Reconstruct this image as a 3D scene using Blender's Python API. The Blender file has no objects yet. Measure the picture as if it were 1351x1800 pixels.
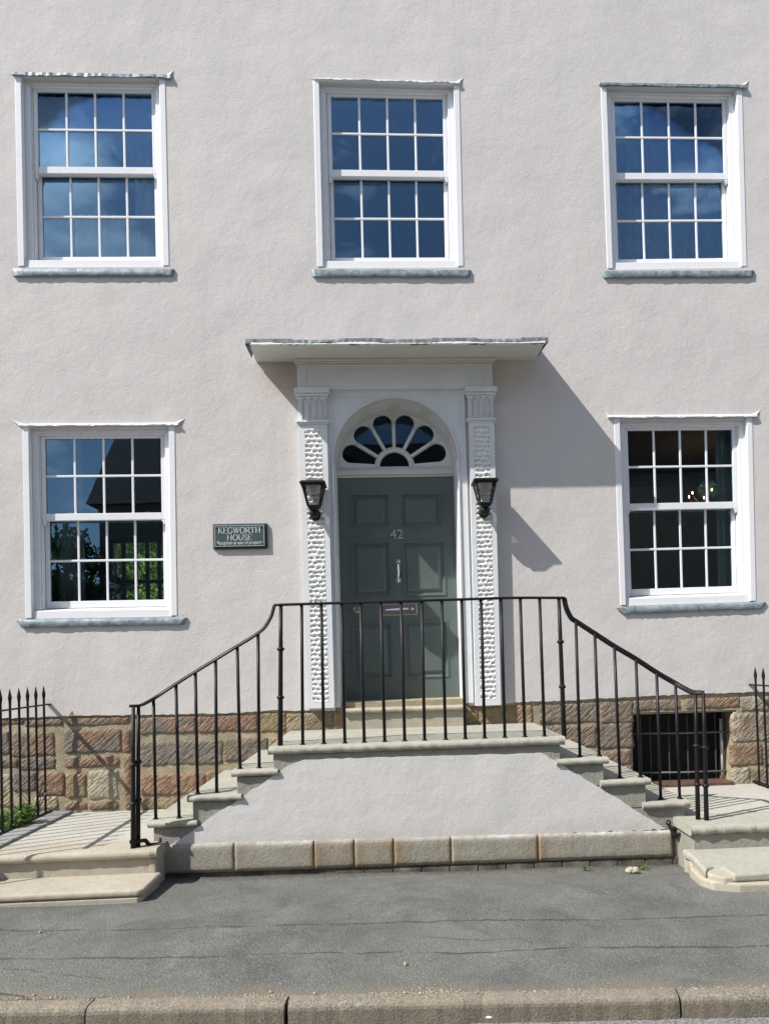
import bpy, bmesh, math, random
import numpy as np
from mathutils import Vector, Matrix
from mathutils.geometry import tessellate_polygon
from math import sin, cos, tan, pi, radians, sqrt, atan2, hypot
random.seed(7); RNG = np.random.RandomState(5)
C = bpy.context.scene
COL = C.collection

# ------------------------------------------------------------------ camera
F = 1300.0                      # focal length in photo pixels (photo 1351 x 1800)
CAM = Vector((0, -6.85, 1.62))
YAW, PITCH, ROLL = radians(3.26), radians(1.2), 0.028
f0 = Vector((sin(YAW) * cos(PITCH), cos(YAW) * cos(PITCH), sin(PITCH)))
r0 = Vector((cos(YAW), -sin(YAW), 0))
u0 = r0.cross(f0)
r_ = r0 * cos(ROLL) - u0 * sin(ROLL)
u_ = u0 * cos(ROLL) + r0 * sin(ROLL)
PPX = 683 - F * (r_.y / f0.y)
PPY = 1156 + F * (u_.y / f0.y)
cam = bpy.data.cameras.new('camera')
cam_o = bpy.data.objects.new('camera', cam); COL.objects.link(cam_o)
cam_o.matrix_world = Matrix(((r_.x, u_.x, -f0.x, CAM.x), (r_.y, u_.y, -f0.y, CAM.y), (r_.z, u_.z, -f0.z, CAM.z), (0, 0, 0, 1)))
cam.sensor_fit = 'VERTICAL'; cam.sensor_height = 36.0; cam.sensor_width = 27.0
cam.lens = F / 1800 * 36
cam.shift_x = (675.5 - PPX) / 1800
cam.shift_y = (PPY - 900) / 1800
cam.clip_start = 0.05; cam.clip_end = 3000
C.camera = cam_o
C.render.resolution_x, C.render.resolution_y = 768, 1024

def ray(px, py):
    return f0 * F + r_ * (px - PPX) + u_ * (PPY - py)
def at(px, py, Y=0.0):           # the place on the vertical plane y = Y
    d = ray(px, py); t = (Y - CAM.y) / d.y
    p = CAM + d * t
    return (p.x, p.z)
def gat(px, py, Z=0.0):          # the place on the level z = Z
    d = ray(px, py); t = (Z - CAM.z) / d.z
    p = CAM + d * t
    return (p.x, p.y)

# ------------------------------------------------------------------ light
SUN = Vector((-2.05, -1.0, 2.4)).normalized()      # towards the sun
w = bpy.data.worlds.new("World"); C.world = w; w.use_nodes = True
nt = w.node_tree; nt.nodes.clear()
sky = nt.nodes.new('ShaderNodeTexSky'); sky.sky_type = 'NISHITA'; sky.sun_disc = False
sky.sun_elevation = math.asin(SUN.z); sky.sun_rotation = atan2(SUN.x, SUN.y)
sky.air_density = 1.0; sky.dust_density = 0.6; sky.ozone_density = 1.6
tc = nt.nodes.new('ShaderNodeTexCoord')
mp = nt.nodes.new('ShaderNodeMapping'); mp.inputs['Scale'].default_value = (1.0, 1.0, 2.2); mp.inputs['Location'].default_value = (1.7, 0.9, 0.15)
nz = nt.nodes.new('ShaderNodeTexNoise'); nz.inputs['Scale'].default_value = 5.5; nz.inputs['Detail'].default_value = 7; nz.inputs['Roughness'].default_value = .58
cr = nt.nodes.new('ShaderNodeValToRGB'); cr.color_ramp.elements[0].position = .55; cr.color_ramp.elements[1].position = .80
mx = nt.nodes.new('ShaderNodeMixRGB'); mx.inputs['Color2'].default_value = (13.0, 13.2, 13.4, 1)
hs = nt.nodes.new('ShaderNodeHueSaturation'); hs.inputs['Saturation'].default_value = .84
bg = nt.nodes.new('ShaderNodeBackground'); bg.inputs['Strength'].default_value = 0.10
wo = nt.nodes.new('ShaderNodeOutputWorld')
L = nt.links.new
L(tc.outputs['Generated'], mp.inputs[0]); L(mp.outputs[0], nz.inputs[0])
last = nz.outputs[0]
for (dx, dy, dz, lo, amt) in ((-.30, -.80, .52, .975, .12), (-.36, -.84, .40, .985, .10), (.40, -.72, .58, .982, .12), (-.33, -.90, .26, .985, .07)):
    vv = nt.nodes.new('ShaderNodeVectorMath'); vv.operation = 'DOT_PRODUCT'; L(tc.outputs['Generated'], vv.inputs[0]); vv.inputs[1].default_value = Vector((dx, dy, dz)).normalized()
    mr = nt.nodes.new('ShaderNodeMapRange'); mr.inputs[1].default_value = lo; mr.inputs[2].default_value = 1.0; mr.inputs[3].default_value = 0; mr.inputs[4].default_value = amt; L(vv.outputs['Value'], mr.inputs[0])
    ad = nt.nodes.new('ShaderNodeMath'); ad.operation = 'ADD'; L(last, ad.inputs[0]); L(mr.outputs[0], ad.inputs[1]); last = ad.outputs[0]
L(last, cr.inputs[0])
L(cr.outputs[0], mx.inputs[0]); L(sky.outputs[0], hs.inputs['Color']); L(hs.outputs[0], mx.inputs['Color1']); L(mx.outputs[0], bg.inputs[0]); L(bg.outputs[0], wo.inputs[0])
sl = bpy.data.lights.new('sun', 'SUN'); sl.energy = 4.6; sl.angle = radians(0.55); sl.color = (1, .965, .90)
so = bpy.data.objects.new('sun', sl); COL.objects.link(so)
so.rotation_euler = SUN.to_track_quat('Z', 'Y').to_euler()
so.location = (-12, -8, 14)
C.view_settings.view_transform = 'Standard'; C.view_settings.look = 'None'
C.view_settings.exposure = 0.60; C.view_settings.gamma = 1.0
C.render.engine = 'CYCLES'
C.cycles.max_bounces = 7; C.cycles.transparent_max_bounces = 16; C.cycles.diffuse_bounces = 3

# ------------------------------------------------------------------ materials
def M_new(name):
    m = bpy.data.materials.new(name); m.use_nodes = True
    t = m.node_tree; b = t.nodes['Principled BSDF']
    return m, t, b
def N(t, kind, **kw):
    n = t.nodes.new(kind)
    for k, v in kw.items():
        if k in n.inputs.keys(): n.inputs[k].default_value = v
        else: setattr(n, k, v)
    return n
def noise(t, scale, detail=4, rough=.55, vec=None, dist=0):
    n = N(t, 'ShaderNodeTexNoise', Scale=scale, Detail=detail, Roughness=rough, Distortion=dist)
    c = vec or t.nodes.get('TC')
    if c is None:
        c = t.nodes.new('ShaderNodeTexCoord'); c.name = 'TC'
    t.links.new(c.outputs['Object'] if c.name == 'TC' else c.outputs[0], n.inputs['Vector'])
    return n
def ramp(t, src, stops):
    r = t.nodes.new('ShaderNodeValToRGB')
    e = r.color_ramp.elements
    while len(e) < len(stops): e.new(.5)
    for i, (p, c) in enumerate(stops):
        e[i].position = p; e[i].color = (c, c, c, 1) if isinstance(c, (int, float)) else (*c, 1)
    t.links.new(src, r.inputs[0]); return r
def mix(t, fac, a, b, mode='MIX'):
    m = t.nodes.new('ShaderNodeMixRGB'); m.blend_type = mode
    for s, i in ((fac, 0), (a, 1), (b, 2)):
        if isinstance(s, (int, float)): m.inputs[i].default_value = s if i == 0 else (s, s, s, 1)
        elif isinstance(s, tuple): m.inputs[i].default_value = (*s, 1)
        else: t.links.new(s, m.inputs[i])
    return m.outputs[0]
def math_(t, op, a, b=None, c=None):
    m = t.nodes.new('ShaderNodeMath'); m.operation = op
    for i, s in enumerate((a, b, c)):
        if s is None: continue
        if isinstance(s, (int, float)): m.inputs[i].default_value = s
        else: t.links.new(s, m.inputs[i])
    return m.outputs[0]
def bump(t, b, h, strength, dist, prev=None):
    n = N(t, 'ShaderNodeBump', Strength=strength, Distance=dist)
    t.links.new(h, n.inputs['Height'])
    if prev is not None: t.links.new(prev, n.inputs['Normal'])
    t.links.new(n.outputs[0], b.inputs['Normal'])
    return n.outputs[0]
def colr(t, b, src): t.links.new(src, b.inputs['Base Color'])

def mat_render(name, base, tint, stipple=.0035, sc=70):
    m, t, b = M_new(name)
    b.inputs['Roughness'].default_value = .85
    n1 = noise(t, .9, 5, .6); n2 = noise(t, 9, 4, .6); n3 = noise(t, sc, 3, .65); n4 = noise(t, sc * .33, 3, .5, dist=1.2)
    n5 = noise(t, 2.2, 3, .5)
    c = mix(t, ramp(t, n1.outputs[0], [(.35, 0.0), (.7, 1.0)]).outputs[0], base, tint)
    c = mix(t, math_(t, 'MULTIPLY', ramp(t, n2.outputs[0], [(.45, 0.0), (.75, 1.0)]).outputs[0], .22), c, tuple(x * .86 for x in base))
    if name == 'masonry_paint':   # rusty bleed under the canopy ends, faint run-off streaks
        geo = t.nodes.new('ShaderNodeNewGeometry')
        for (X, Z, R_, k) in ((-.88, 4.28, .30, .55), (1.12, 4.24, .34, .28)):
            v = t.nodes.new('ShaderNodeVectorMath'); v.operation = 'DISTANCE'; t.links.new(geo.outputs['Position'], v.inputs[0]); v.inputs[1].default_value = (X, 0, Z)
            f = ramp(t, math_(t, 'ADD', math_(t, 'DIVIDE', v.outputs['Value'], R_), math_(t, 'MULTIPLY', math_(t, 'SUBTRACT', n2.outputs[0], .5), .8)), [(.15, 1.0), (1.0, 0.0)]).outputs[0]
            c = mix(t, math_(t, 'MULTIPLY', f, k), c, (.40, .30, .19))
        sm = t.nodes.new('ShaderNodeMapping'); sm.inputs['Scale'].default_value = (7, 1, .7); t.links.new(t.nodes['TC'].outputs['Object'], sm.inputs[0])
        sn = N(t, 'ShaderNodeTexNoise', Scale=1.0, Detail=5, Roughness=.6); t.links.new(sm.outputs[0], sn.inputs['Vector'])
        c = mix(t, math_(t, 'MULTIPLY', ramp(t, sn.outputs[0], [(.52, 0.0), (.72, 1.0)]).outputs[0], .20), c, (.47, .45, .41))
        pn = noise(t, 1.6, 3, .4, dist=1.0)
        c = mix(t, math_(t, 'MULTIPLY', ramp(t, pn.outputs[0], [(.56, 0.0), (.60, 1.0)]).outputs[0], .16), c, (.60, .575, .545))
    if name == 'stair_render':
        geo = t.nodes.new('ShaderNodeNewGeometry'); sp = t.nodes.new('ShaderNodeSeparateXYZ'); t.links.new(geo.outputs['Position'], sp.inputs[0])
        hgt = math_(t, 'ADD', sp.outputs[2], math_(t, 'MULTIPLY', math_(t, 'SUBTRACT', n2.outputs[0], .5), .25))
        c = mix(t, math_(t, 'MULTIPLY', ramp(t, hgt, [(.24, 1.0), (.36, 0.0)]).outputs[0], .35), c, (.42, .38, .32))
    colr(t, b, c)
    p = bump(t, b, n5.outputs[0], .45, .032)
    p = bump(t, b, n2.outputs[0], .22, .005, p)
    p = bump(t, b, n4.outputs[0], .8, stipple * 1.1, p)
    p = bump(t, b, n3.outputs[0], .8, stipple, p)
    return m
M_wall = mat_render('masonry_paint', (.572, .541, .526), (.528, .502, .490), .0020)
M_panel = mat_render('stair_render', (.60, .583, .572), (.56, .545, .535), .0017, 80)
# canopy stain on the wall near the canopy's ends: iron brown bleed under the leadwork
def mat_paint(name, base, rough=.35, wear=.0, dirt=(.45, .44, .40), bumpd=.0006):
    m, t, b = M_new(name)
    b.inputs['Roughness'].default_value = rough
    n1 = noise(t, 4.5, 5, .6); n2 = noise(t, 38, 3, .6)
    c = mix(t, math_(t, 'MULTIPLY', ramp(t, n1.outputs[0], [(.5, 0.0), (.8, 1.0)]).outputs[0], .35 + wear), base, dirt)
    colr(t, b, c); bump(t, b, n2.outputs[0], .6, bumpd)
    t.links.new(ramp(t, n1.outputs[0], [(.3, rough * .8), (.8, min(1, rough * 1.5))]).outputs[0], b.inputs['Roughness'])
    return m
M_upvc = mat_paint('window_white', (.74, .74, .76), .28, -.2)
M_trim = mat_paint('joinery_white', (.68, .70, .72), .42, .0)
M_surr = mat_paint('surround_white', (.66, .68, .70), .45, .05, (.50, .50, .47), .0015)
M_carve = mat_paint('carved_white', (.76, .76, .75), .55, -.1, (.52, .52, .5), .002)
M_cream = mat_paint('soffit_white', (.60, .59, .545), .5, .2, (.50, .49, .44), .001)
M_door = mat_paint('door_paint', (.098, .124, .118), .32, .0, (.118, .142, .132), .0005)
M_iron = mat_paint('black_iron_paint', (.008, .008, .009), .46, .0, (.022, .020, .018), .0012)
M_iron.node_tree.nodes['Principled BSDF'].inputs['Specular IOR Level'].default_value = .28
M_lant = mat_paint('lantern_black', (.009, .009, .009), .5, -.1, (.02, .02, .02), .0004)
M_lant.node_tree.nodes['Principled BSDF'].inputs['Specular IOR Level'].default_value = .28
M_pipe = mat_paint('white_pipe', (.55, .55, .53), .4)

def mat_metal(name, base, rough, metal=1):
    m, t, b = M_new(name)
    b.inputs['Base Color'].default_value = (*base, 1); b.inputs['Metallic'].default_value = metal
    n = noise(t, 60, 3); t.links.new(ramp(t, n.outputs[0], [(.3, rough), (.8, rough + .15)]).outputs[0], b.inputs['Roughness'])
    return m
M_chrome = mat_metal('polished_steel', (.80, .81, .82), .10)
M_brass = mat_metal('aged_brass', (.3, .2, .1), .35)

def mat_lead(name='lead_sheet'):
    m, t, b = M_new(name)
    b.inputs['Roughness'].default_value = .5; b.inputs['Metallic'].default_value = .15
    n1 = noise(t, 14, 5, .65, dist=.6); n2 = noise(t, 50, 4, .6)
    c = ramp(t, n1.outputs[0], [(.34, (.09, .12, .15)), (.50, (.19, .24, .27)), (.66, (.30, .34, .35)), (.85, (.46, .48, .47))])
    colr(t, b, c.outputs[0]); bump(t, b, n2.outputs[0], .6, .004)
    return m
M_lead = mat_lead()
def mat_leadtop():
    m, t, b = M_new('canopy_lead'); b.inputs['Roughness'].default_value = .6
    n1 = noise(t, 8, 5, .6); n2 = noise(t, 40, 4)
    colr(t, b, ramp(t, n1.outputs[0], [(.35, (.13, .14, .13)), (.6, (.22, .24, .25)), (.85, (.38, .40, .40))]).outputs[0])
    bump(t, b, n2.outputs[0], .5, .004); return m
M_canlead = mat_leadtop()

def mat_stone(name, a, bcol, dark, sc=1.0, pit=.003):
    m, t, b = M_new(name); b.inputs['Roughness'].default_value = .8
    n1 = noise(t, 3.2 * sc, 6, .62); n2 = noise(t, 22 * sc, 5, .65); n3 = noise(t, 120, 3, .6); n4 = noise(t, 7 * sc, 4, .7, dist=1.5)
    c = mix(t, ramp(t, n1.outputs[0], [(.35, 0.0), (.68, 1.0)]).outputs[0], a, bcol)
    c = mix(t, math_(t, 'MULTIPLY', ramp(t, n2.outputs[0], [(.48, 0.0), (.72, 1.0)]).outputs[0], .5), c, dark)
    c = mix(t, math_(t, 'MULTIPLY', ramp(t, n4.outputs[0], [(.60, 0.0), (.75, 1.0)]).outputs[0], .45), c, dark)
    colr(t, b, c)
    p = bump(t, b, n2.outputs[0], .6, pit * 2); bump(t, b, n3.outputs[0], .6, pit, p)
    return m
M_tread = mat_stone('tread_stone', (.37, .355, .30), (.31, .305, .26), (.20, .20, .165))
M_flag = mat_stone('flagstone', (.415, .405, .36), (.36, .35, .305), (.29, .27, .24), .6, .002)
def mat_base2():
    m = mat_stone('stained_base_stone', (.325, .300, .250), (.255, .238, .198), (.16, .14, .105), 1.9, .004); t = m.node_tree; b = t.nodes['Principled BSDF']
    src = b.inputs['Base Color'].links[0].from_socket; a = N(t, 'ShaderNodeAttribute', attribute_name='col'); n = noise(t, 9, 5, .65)
    sp = t.nodes.new('ShaderNodeSeparateColor'); t.links.new(a.outputs['Color'], sp.inputs[0])
    f = math_(t, 'MULTIPLY', sp.outputs[0], ramp(t, n.outputs[0], [(.34, .35), (.60, 1.0)]).outputs[0])
    c = mix(t, f, src, (.215, .130, .055)); c = mix(t, math_(t, 'MULTIPLY', sp.outputs[1], ramp(t, n.outputs[0], [(.40, 0.0), (.62, 1.0)]).outputs[0]), c, (.56, .545, .53)); colr(t, b, c); return m
M_base2 = mat_base2()
M_riser = mat_stone('riser_stone', (.25, .245, .21), (.30, .29, .25), (.17, .17, .15), 1.4, .005)
M_base = mat_stone('base_stone', (.38, .34, .28), (.27, .245, .20), (.235, .165, .085), 1.5, .003)
M_step = mat_stone('step_sandstone', (.40, .36, .29), (.34, .305, .245), (.25, .215, .16), .9, .003)
M_lump = mat_stone('mortar_lump', (.50, .46, .37), (.42, .38, .30), (.3, .27, .2), 6, .01)
def mat_col(name, key, rough=.88, tool=True):
    # rubble stones: colour of each stone in the mesh, with pecked diagonal tooling
    m, t, b = M_new(name); b.inputs['Roughness'].default_value = rough
    a = N(t, 'ShaderNodeAttribute', attribute_name='col'); a2 = N(t, 'ShaderNodeAttribute', attribute_name='col2')
    n1 = noise(t, 5, 6, .65, dist=.8); n2 = noise(t, 26, 5, .65); n3 = noise(t, 110, 3, .6)
    c = mix(t, ramp(t, n1.outputs[0], [(.42, 0.0), (.58, 1.0)]).outputs[0], a.outputs['Color'], a2.outputs['Color'])
    c = mix(t, math_(t, 'MULTIPLY', ramp(t, n2.outputs[0], [(.45, 0.0), (.7, 1.0)]).outputs[0], .45), c, (.11, .075, .06))
    c = mix(t, math_(t, 'MULTIPLY', ramp(t, n2.outputs[0], [(.30, 1.0), (.42, 0.0)]).outputs[0], .35), c, (.48, .43, .33))
    colr(t, b, c)
    p = bump(t, b, n2.outputs[0], .7, .018)
    if tool:
        mp0 = t.nodes.new('ShaderNodeMapping'); mp0.inputs['Rotation'].default_value = (0, radians(40), 0); t.links.new(t.nodes['TC'].outputs['Object'], mp0.inputs[0])
        mpn = t.nodes.new('ShaderNodeMapping'); mpn.inputs['Scale'].default_value = (8, 1, 42)
        t.links.new(mp0.outputs[0], mpn.inputs[0])
        nt_ = N(t, 'ShaderNodeTexNoise', Scale=1.0, Detail=3, Roughness=.5, Distortion=.4); t.links.new(mpn.outputs[0], nt_.inputs['Vector'])
        p = bump(t, b, ramp(t, nt_.outputs[0], [(.35, 0.0), (.6, 1.0)]).outputs[0], .75, .012, p)
    bump(t, b, n3.outputs[0], .6, .004, p)
    return m
M_rubble = mat_col('rubble_stone', 'col')
def mat_mortar():
    m, t, b = M_new('lime_mortar'); b.inputs['Roughness'].default_value = .92
    n1 = noise(t, 8, 5); n2 = noise(t, 60, 4)
    colr(t, b, ramp(t, n1.outputs[0], [(.3, (.24, .20, .13)), (.6, (.36, .305, .21)), (.8, (.46, .42, .32))]).outputs[0])
    bump(t, b, n2.outputs[0], .8, .008); return m
M_mortar = mat_mortar()
def mat_brick():
    m, t, b = M_new('dark_brick'); b.inputs['Roughness'].default_value = .9
    n1 = noise(t, 6, 5); n2 = noise(t, 60, 4)
    colr(t, b, ramp(t, n1.outputs[0], [(.35, (.05, .05, .045)), (.55, (.12, .10, .08)), (.75, (.19, .175, .14))]).outputs[0])
    bump(t, b, n2.outputs[0], .8, .006); return m
M_brick = mat_brick()
def mat_tile():
    m, t, b = M_new('red_tile'); b.inputs['Roughness'].default_value = .6
    n1 = noise(t, 20, 4); colr(t, b, ramp(t, n1.outputs[0], [(.35, (.075, .042, .033)), (.7, (.14, .075, .058))]).outputs[0]); return m
M_tile = mat_tile()

def mat_asphalt():
    m, t, b = M_new('asphalt'); b.inputs['Roughness'].default_value = .82
    n0 = noise(t, .7, 5, .6, dist=.7); n1 = noise(t, 3.0, 6, .65, dist=.5); n2 = noise(t, 105, 1, .5); n3 = noise(t, 45, 4, .7); n5 = noise(t, 160, 1, .5)
    sp = t.nodes.new('ShaderNodeSeparateXYZ'); t.links.new(t.nodes['TC'].outputs['Object'], sp.inputs[0])
    x, y = sp.outputs[0], sp.outputs[1]
    n6 = noise(t, 75, 3, .75)
    c = ramp(t, n1.outputs[0], [(.30, (.074, .078, .074)), (.50, (.115, .118, .110)), (.72, (.172, .168, .150))]).outputs[0]
    c = mix(t, ramp(t, n0.outputs[0], [(.40, 0.0), (.62, .60)]).outputs[0], c, (.172, .168, .145))
    st = noise(t, 1.3, 7, .68, dist=1.4)
    c = mix(t, math_(t, 'MULTIPLY', ramp(t, st.outputs[0], [(.54, 0.0), (.62, 1.0)]).outputs[0], .50), c, (.070, .073, .073))
    vg = N(t, 'ShaderNodeTexVoronoi', Scale=2.6); t.links.new(t.nodes['TC'].outputs['Object'], vg.inputs['Vector'])   # gum spots and drips
    c = mix(t, math_(t, 'MULTIPLY', math_(t, 'LESS_THAN', math_(t, 'ADD', vg.outputs['Distance'], math_(t, 'MULTIPLY', n3.outputs[0], .05)), .075), .45), c, (.07, .07, .065))
    # bluish newer patch by the left steps, paler strip along the kerb
    c = mix(t, math_(t, 'MULTIPLY', ramp(t, math_(t, 'ADD', y, math_(t, 'MULTIPLY', n1.outputs[0], .5)), [(0, 0.0), (1, 0.0)]).outputs[0], 1), c, c)
    c = mix(t, math_(t, 'MULTIPLY', ramp(t, n3.outputs[0], [(.48, 0.0), (.62, 1.0)]).outputs[0], .42), c, (.085, .087, .085))
    c = mix(t, math_(t, 'MULTIPLY', ramp(t, n2.outputs[0], [(.60, 0.0), (.70, 1.0)]).outputs[0], .55), c, (.33, .32, .29))
    c = mix(t, math_(t, 'MULTIPLY', ramp(t, n5.outputs[0], [(.32, 1.0), (.42, 0.0)]).outputs[0], .7), c, (.04, .04, .04))
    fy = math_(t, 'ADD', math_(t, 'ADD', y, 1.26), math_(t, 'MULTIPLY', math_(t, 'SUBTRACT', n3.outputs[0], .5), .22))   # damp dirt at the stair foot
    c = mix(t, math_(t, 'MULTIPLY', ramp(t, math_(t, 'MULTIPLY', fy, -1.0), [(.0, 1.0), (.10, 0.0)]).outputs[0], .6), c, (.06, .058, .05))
    K0, K1 = gat(0, 1761, .055), gat(1351, 1733, .05); ks = (K1[1] - K0[1]) / (K1[0] - K0[0])
    dk = math_(t, 'SUBTRACT', math_(t, 'SUBTRACT', y, math_(t, 'MULTIPLY', x, ks)), K0[1] - ks * K0[0])
    dk = math_(t, 'ADD', dk, math_(t, 'MULTIPLY', math_(t, 'SUBTRACT', n1.outputs[0], .5), .45))
    c = mix(t, math_(t, 'MULTIPLY', ramp(t, dk, [(.0, 1.0), (.13, 0.0)]).outputs[0], .6), c, (.20, .165, .115))
    # cracks along the old laying joints, broken here and there
    wob = noise(t, 2.6, 9, .68); brk = noise(t, 4.2, 5, .65, dist=.5)
    h = n2.outputs[0]
    total = None
    lns = []
    for q0, q1 in (((0, 1640), (1351, 1608)), ((0, 1691), (1351, 1661))):
        A_, B_ = gat(*q0, .045), gat(*q1, .045); k_ = (B_[1] - A_[1]) / (B_[0] - A_[0]); lns.append((A_[1] - k_ * A_[0], -k_, .0105))
    for (y0, k, wd) in lns:
        d = math_(t, 'ABSOLUTE', math_(t, 'ADD', math_(t, 'SUBTRACT', y, y0), math_(t, 'ADD', math_(t, 'MULTIPLY', x, k), math_(t, 'MULTIPLY', math_(t, 'SUBTRACT', wob.outputs[0], .5), .13))))
        wid = math_(t, 'MULTIPLY', ramp(t, brk.outputs[0], [(.36, .0), (.56, 1.0)]).outputs[0], wd)
        mask = math_(t, 'LESS_THAN', d, wid)
        total = mask if total is None else math_(t, 'MAXIMUM', total, mask)
    # cross cracks: thin voronoi edges kept only in places
    vm = t.nodes.new('ShaderNodeMapping'); vm.inputs['Scale'].default_value = (.62, 1.1, 0)
    wv = mix(t, .12, t.nodes['TC'].outputs['Object'], noise(t, 4, 4, .6).outputs['Color'])
    t.links.new(wv, vm.inputs[0])
    vo = N(t, 'ShaderNodeTexVoronoi', feature='DISTANCE_TO_EDGE', Scale=1.0); t.links.new(vm.outputs[0], vo.inputs['Vector'])
    ex = math_(t, 'MULTIPLY', math_(t, 'LESS_THAN', vo.outputs['Distance'], .0042), ramp(t, n0.outputs[0], [(.52, 0.0), (.56, 1.0)]).outputs[0])
    total = math_(t, 'MAXIMUM', total, ex)
    c = mix(t, math_(t, 'MULTIPLY', total, .75), c, (.030, .030, .028))
    colr(t, b, c)
    p = bump(t, b, n1.outputs[0], .5, .03)
    p = bump(t, b, n6.outputs[0], .8, .010, p)
    p = bump(t, b, n2.outputs[0], .9, .006, p)
    bump(t, b, math_(t, 'SUBTRACT', 1.0, total), .8, .012, p)
    return m
M_asph = mat_asphalt()
def mat_road():
    m, t, b = M_new('chip_road'); b.inputs['Roughness'].default_value = .9
    n2 = noise(t, 70, 3, .7); n1 = noise(t, 2, 5)
    c = ramp(t, n2.outputs[0], [(.36, (.07, .07, .07)), (.5, (.23, .22, .22)), (.66, (.36, .34, .33))]).outputs[0]
    colr(t, b, mix(t, .3, c, ramp(t, n1.outputs[0], [(.3, .12), (.7, .26)]).outputs[0])); bump(t, b, n2.outputs[0], 1, .012); return m
M_road = mat_road()
def mat_kerb():
    m, t, b = M_new('kerb_granite'); b.inputs['Roughness'].default_value = .88
    n2 = noise(t, 95, 3, .7); n1 = noise(t, 3, 5, .65); n4 = noise(t, 13, 5, .7)
    c = ramp(t, n2.outputs[0], [(.35, (.10, .085, .065)), (.5, (.215, .19, .150)), (.66, (.33, .295, .235))]).outputs[0]
    c = mix(t, math_(t, 'MULTIPLY', ramp(t, n4.outputs[0], [(.45, 0.0), (.7, 1.0)]).outputs[0], .5), c, (.11, .105, .08))
    c = mix(t, ramp(t, n1.outputs[0], [(.35, 0.0), (.7, .5)]).outputs[0], c, (.24, .20, .155))
    sp = t.nodes.new('ShaderNodeSeparateXYZ'); g_ = t.nodes.new('ShaderNodeNewGeometry'); t.links.new(g_.outputs['Position'], sp.inputs[0])
    f = ramp(t, math_(t, 'ADD', math_(t, 'MULTIPLY', sp.outputs[2], 10), math_(t, 'MULTIPLY', math_(t, 'SUBTRACT', n4.outputs[0], .5), .5)), [(.22, 1.0), (.46, 0.0)]).outputs[0]
    c = mix(t, math_(t, 'MULTIPLY', f, .5), c, (.085, .075, .055))
    colr(t, b, c); bump(t, b, n2.outputs[0], 1, .006); return m
M_kerb = mat_kerb()
def mat_soil():
    m, t, b = M_new('gravel_bed'); b.inputs['Roughness'].default_value = .95
    v = N(t, 'ShaderNodeTexVoronoi', Scale=55); tcn = t.nodes.new('ShaderNodeTexCoord'); t.links.new(tcn.outputs['Object'], v.inputs['Vector'])
    colr(t, b, mix(t, .5, ramp(t, v.outputs['Color'], [(.2, (.12, .11, .10)), (.8, (.42, .40, .37))]).outputs[0], (.2, .19, .17)))
    bump(t, b, v.outputs['Distance'], 1, .012); return m
M_soil = mat_soil()
def mat_flat(name, c, rough=.8, spec=.5, emit=None, es=0, alpha=None, var=.15):
    m, t, b = M_new(name); b.inputs['Roughness'].default_value = rough
    n = noise(t, 6, 4); colr(t, b, ramp(t, n.outputs[0], [(.3, tuple(x * (1 - var) for x in c)), (.7, tuple(min(1, x * (1 + var)) for x in c))]).outputs[0])
    b.inputs['Specular IOR Level'].default_value = spec
    if emit: b.inputs['Emission Color'].default_value = (*emit, 1); b.inputs['Emission Strength'].default_value = es
    return m
M_grille = mat_flat('grille_paint', (.045, .046, .046), .5)
M_xbar = mat_flat('galvanised_bar', (.16, .16, .16), .5)
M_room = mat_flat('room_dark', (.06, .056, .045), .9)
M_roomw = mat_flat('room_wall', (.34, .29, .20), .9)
M_sheer = mat_flat('voile', (.52, .57, .62), .9)
M_linen = mat_flat('linen', (.80, .80, .74), .9)
M_blind = mat_flat('roller_blind', (.22, .25, .27), .9)
M_green_c = mat_flat('curtain_green', (.55, .64, .57), .9)
M_bulb = mat_flat('bulb', (1, .8, .5), .4, emit=(1, .50, .20), es=12)
M_sign = mat_flat('sign_slate', (.060, .088, .092), .35)
M_signb = mat_flat('sign_back', (.03, .036, .036), .5)
M_letter = mat_flat('sign_letter', (.62, .66, .66), .5, var=.05)
M_num = mat_metal('number_steel', (.72, .74, .74), .3)
M_black = mat_flat('black_void', (.012, .012, .012), .9)
M_farwall = mat_flat('far_wall', (.22, .19, .15), .9)
def mat_rooft():
    m, t, b = M_new('roof_tiles'); b.inputs['Roughness'].default_value = .85
    br = N(t, 'ShaderNodeTexBrick', Scale=1.0); tcn = t.nodes.new('ShaderNodeTexCoord'); mpn = t.nodes.new('ShaderNodeMapping'); mpn.inputs['Rotation'].default_value = (radians(90), 0, 0)
    t.links.new(tcn.outputs['Object'], mpn.inputs[0]); t.links.new(mpn.outputs[0], br.inputs['Vector'])
    br.inputs['Brick Width'].default_value = .25; br.inputs['Row Height'].default_value = .16; br.inputs['Mortar Size'].default_value = .018
    br.inputs['Color1'].default_value = (.13, .075, .055, 1); br.inputs['Color2'].default_value = (.09, .06, .05, 1); br.inputs['Mortar'].default_value = (.02, .02, .02, 1)
    t.links.new(br.outputs[0], b.inputs['Base Color']); return m
M_rooft = mat_rooft()
def mat_leaf(name, a, c):
    m, t, b = M_new(name); b.inputs['Roughness'].default_value = .5
    at_ = N(t, 'ShaderNodeAttribute', attribute_name='col')
    colr(t, b, mix(t, at_.outputs['Fac'], a, c)); b.inputs['Subsurface Weight'].default_value = 0
    tr = N(t, 'ShaderNodeBsdfTranslucent', Color=(*[min(1, x * 1.6) for x in c], 1)); ms = t.nodes.new('ShaderNodeMixShader'); ms.inputs[0].default_value = .35
    t.links.new(b.outputs[0], ms.inputs[1]); t.links.new(tr.outputs[0], ms.inputs[2]); t.links.new(ms.outputs[0], t.nodes['Material Output'].inputs[0])
    return m
M_leaf = mat_leaf('leaf', (.045, .10, .02), (.14, .24, .05))
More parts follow.
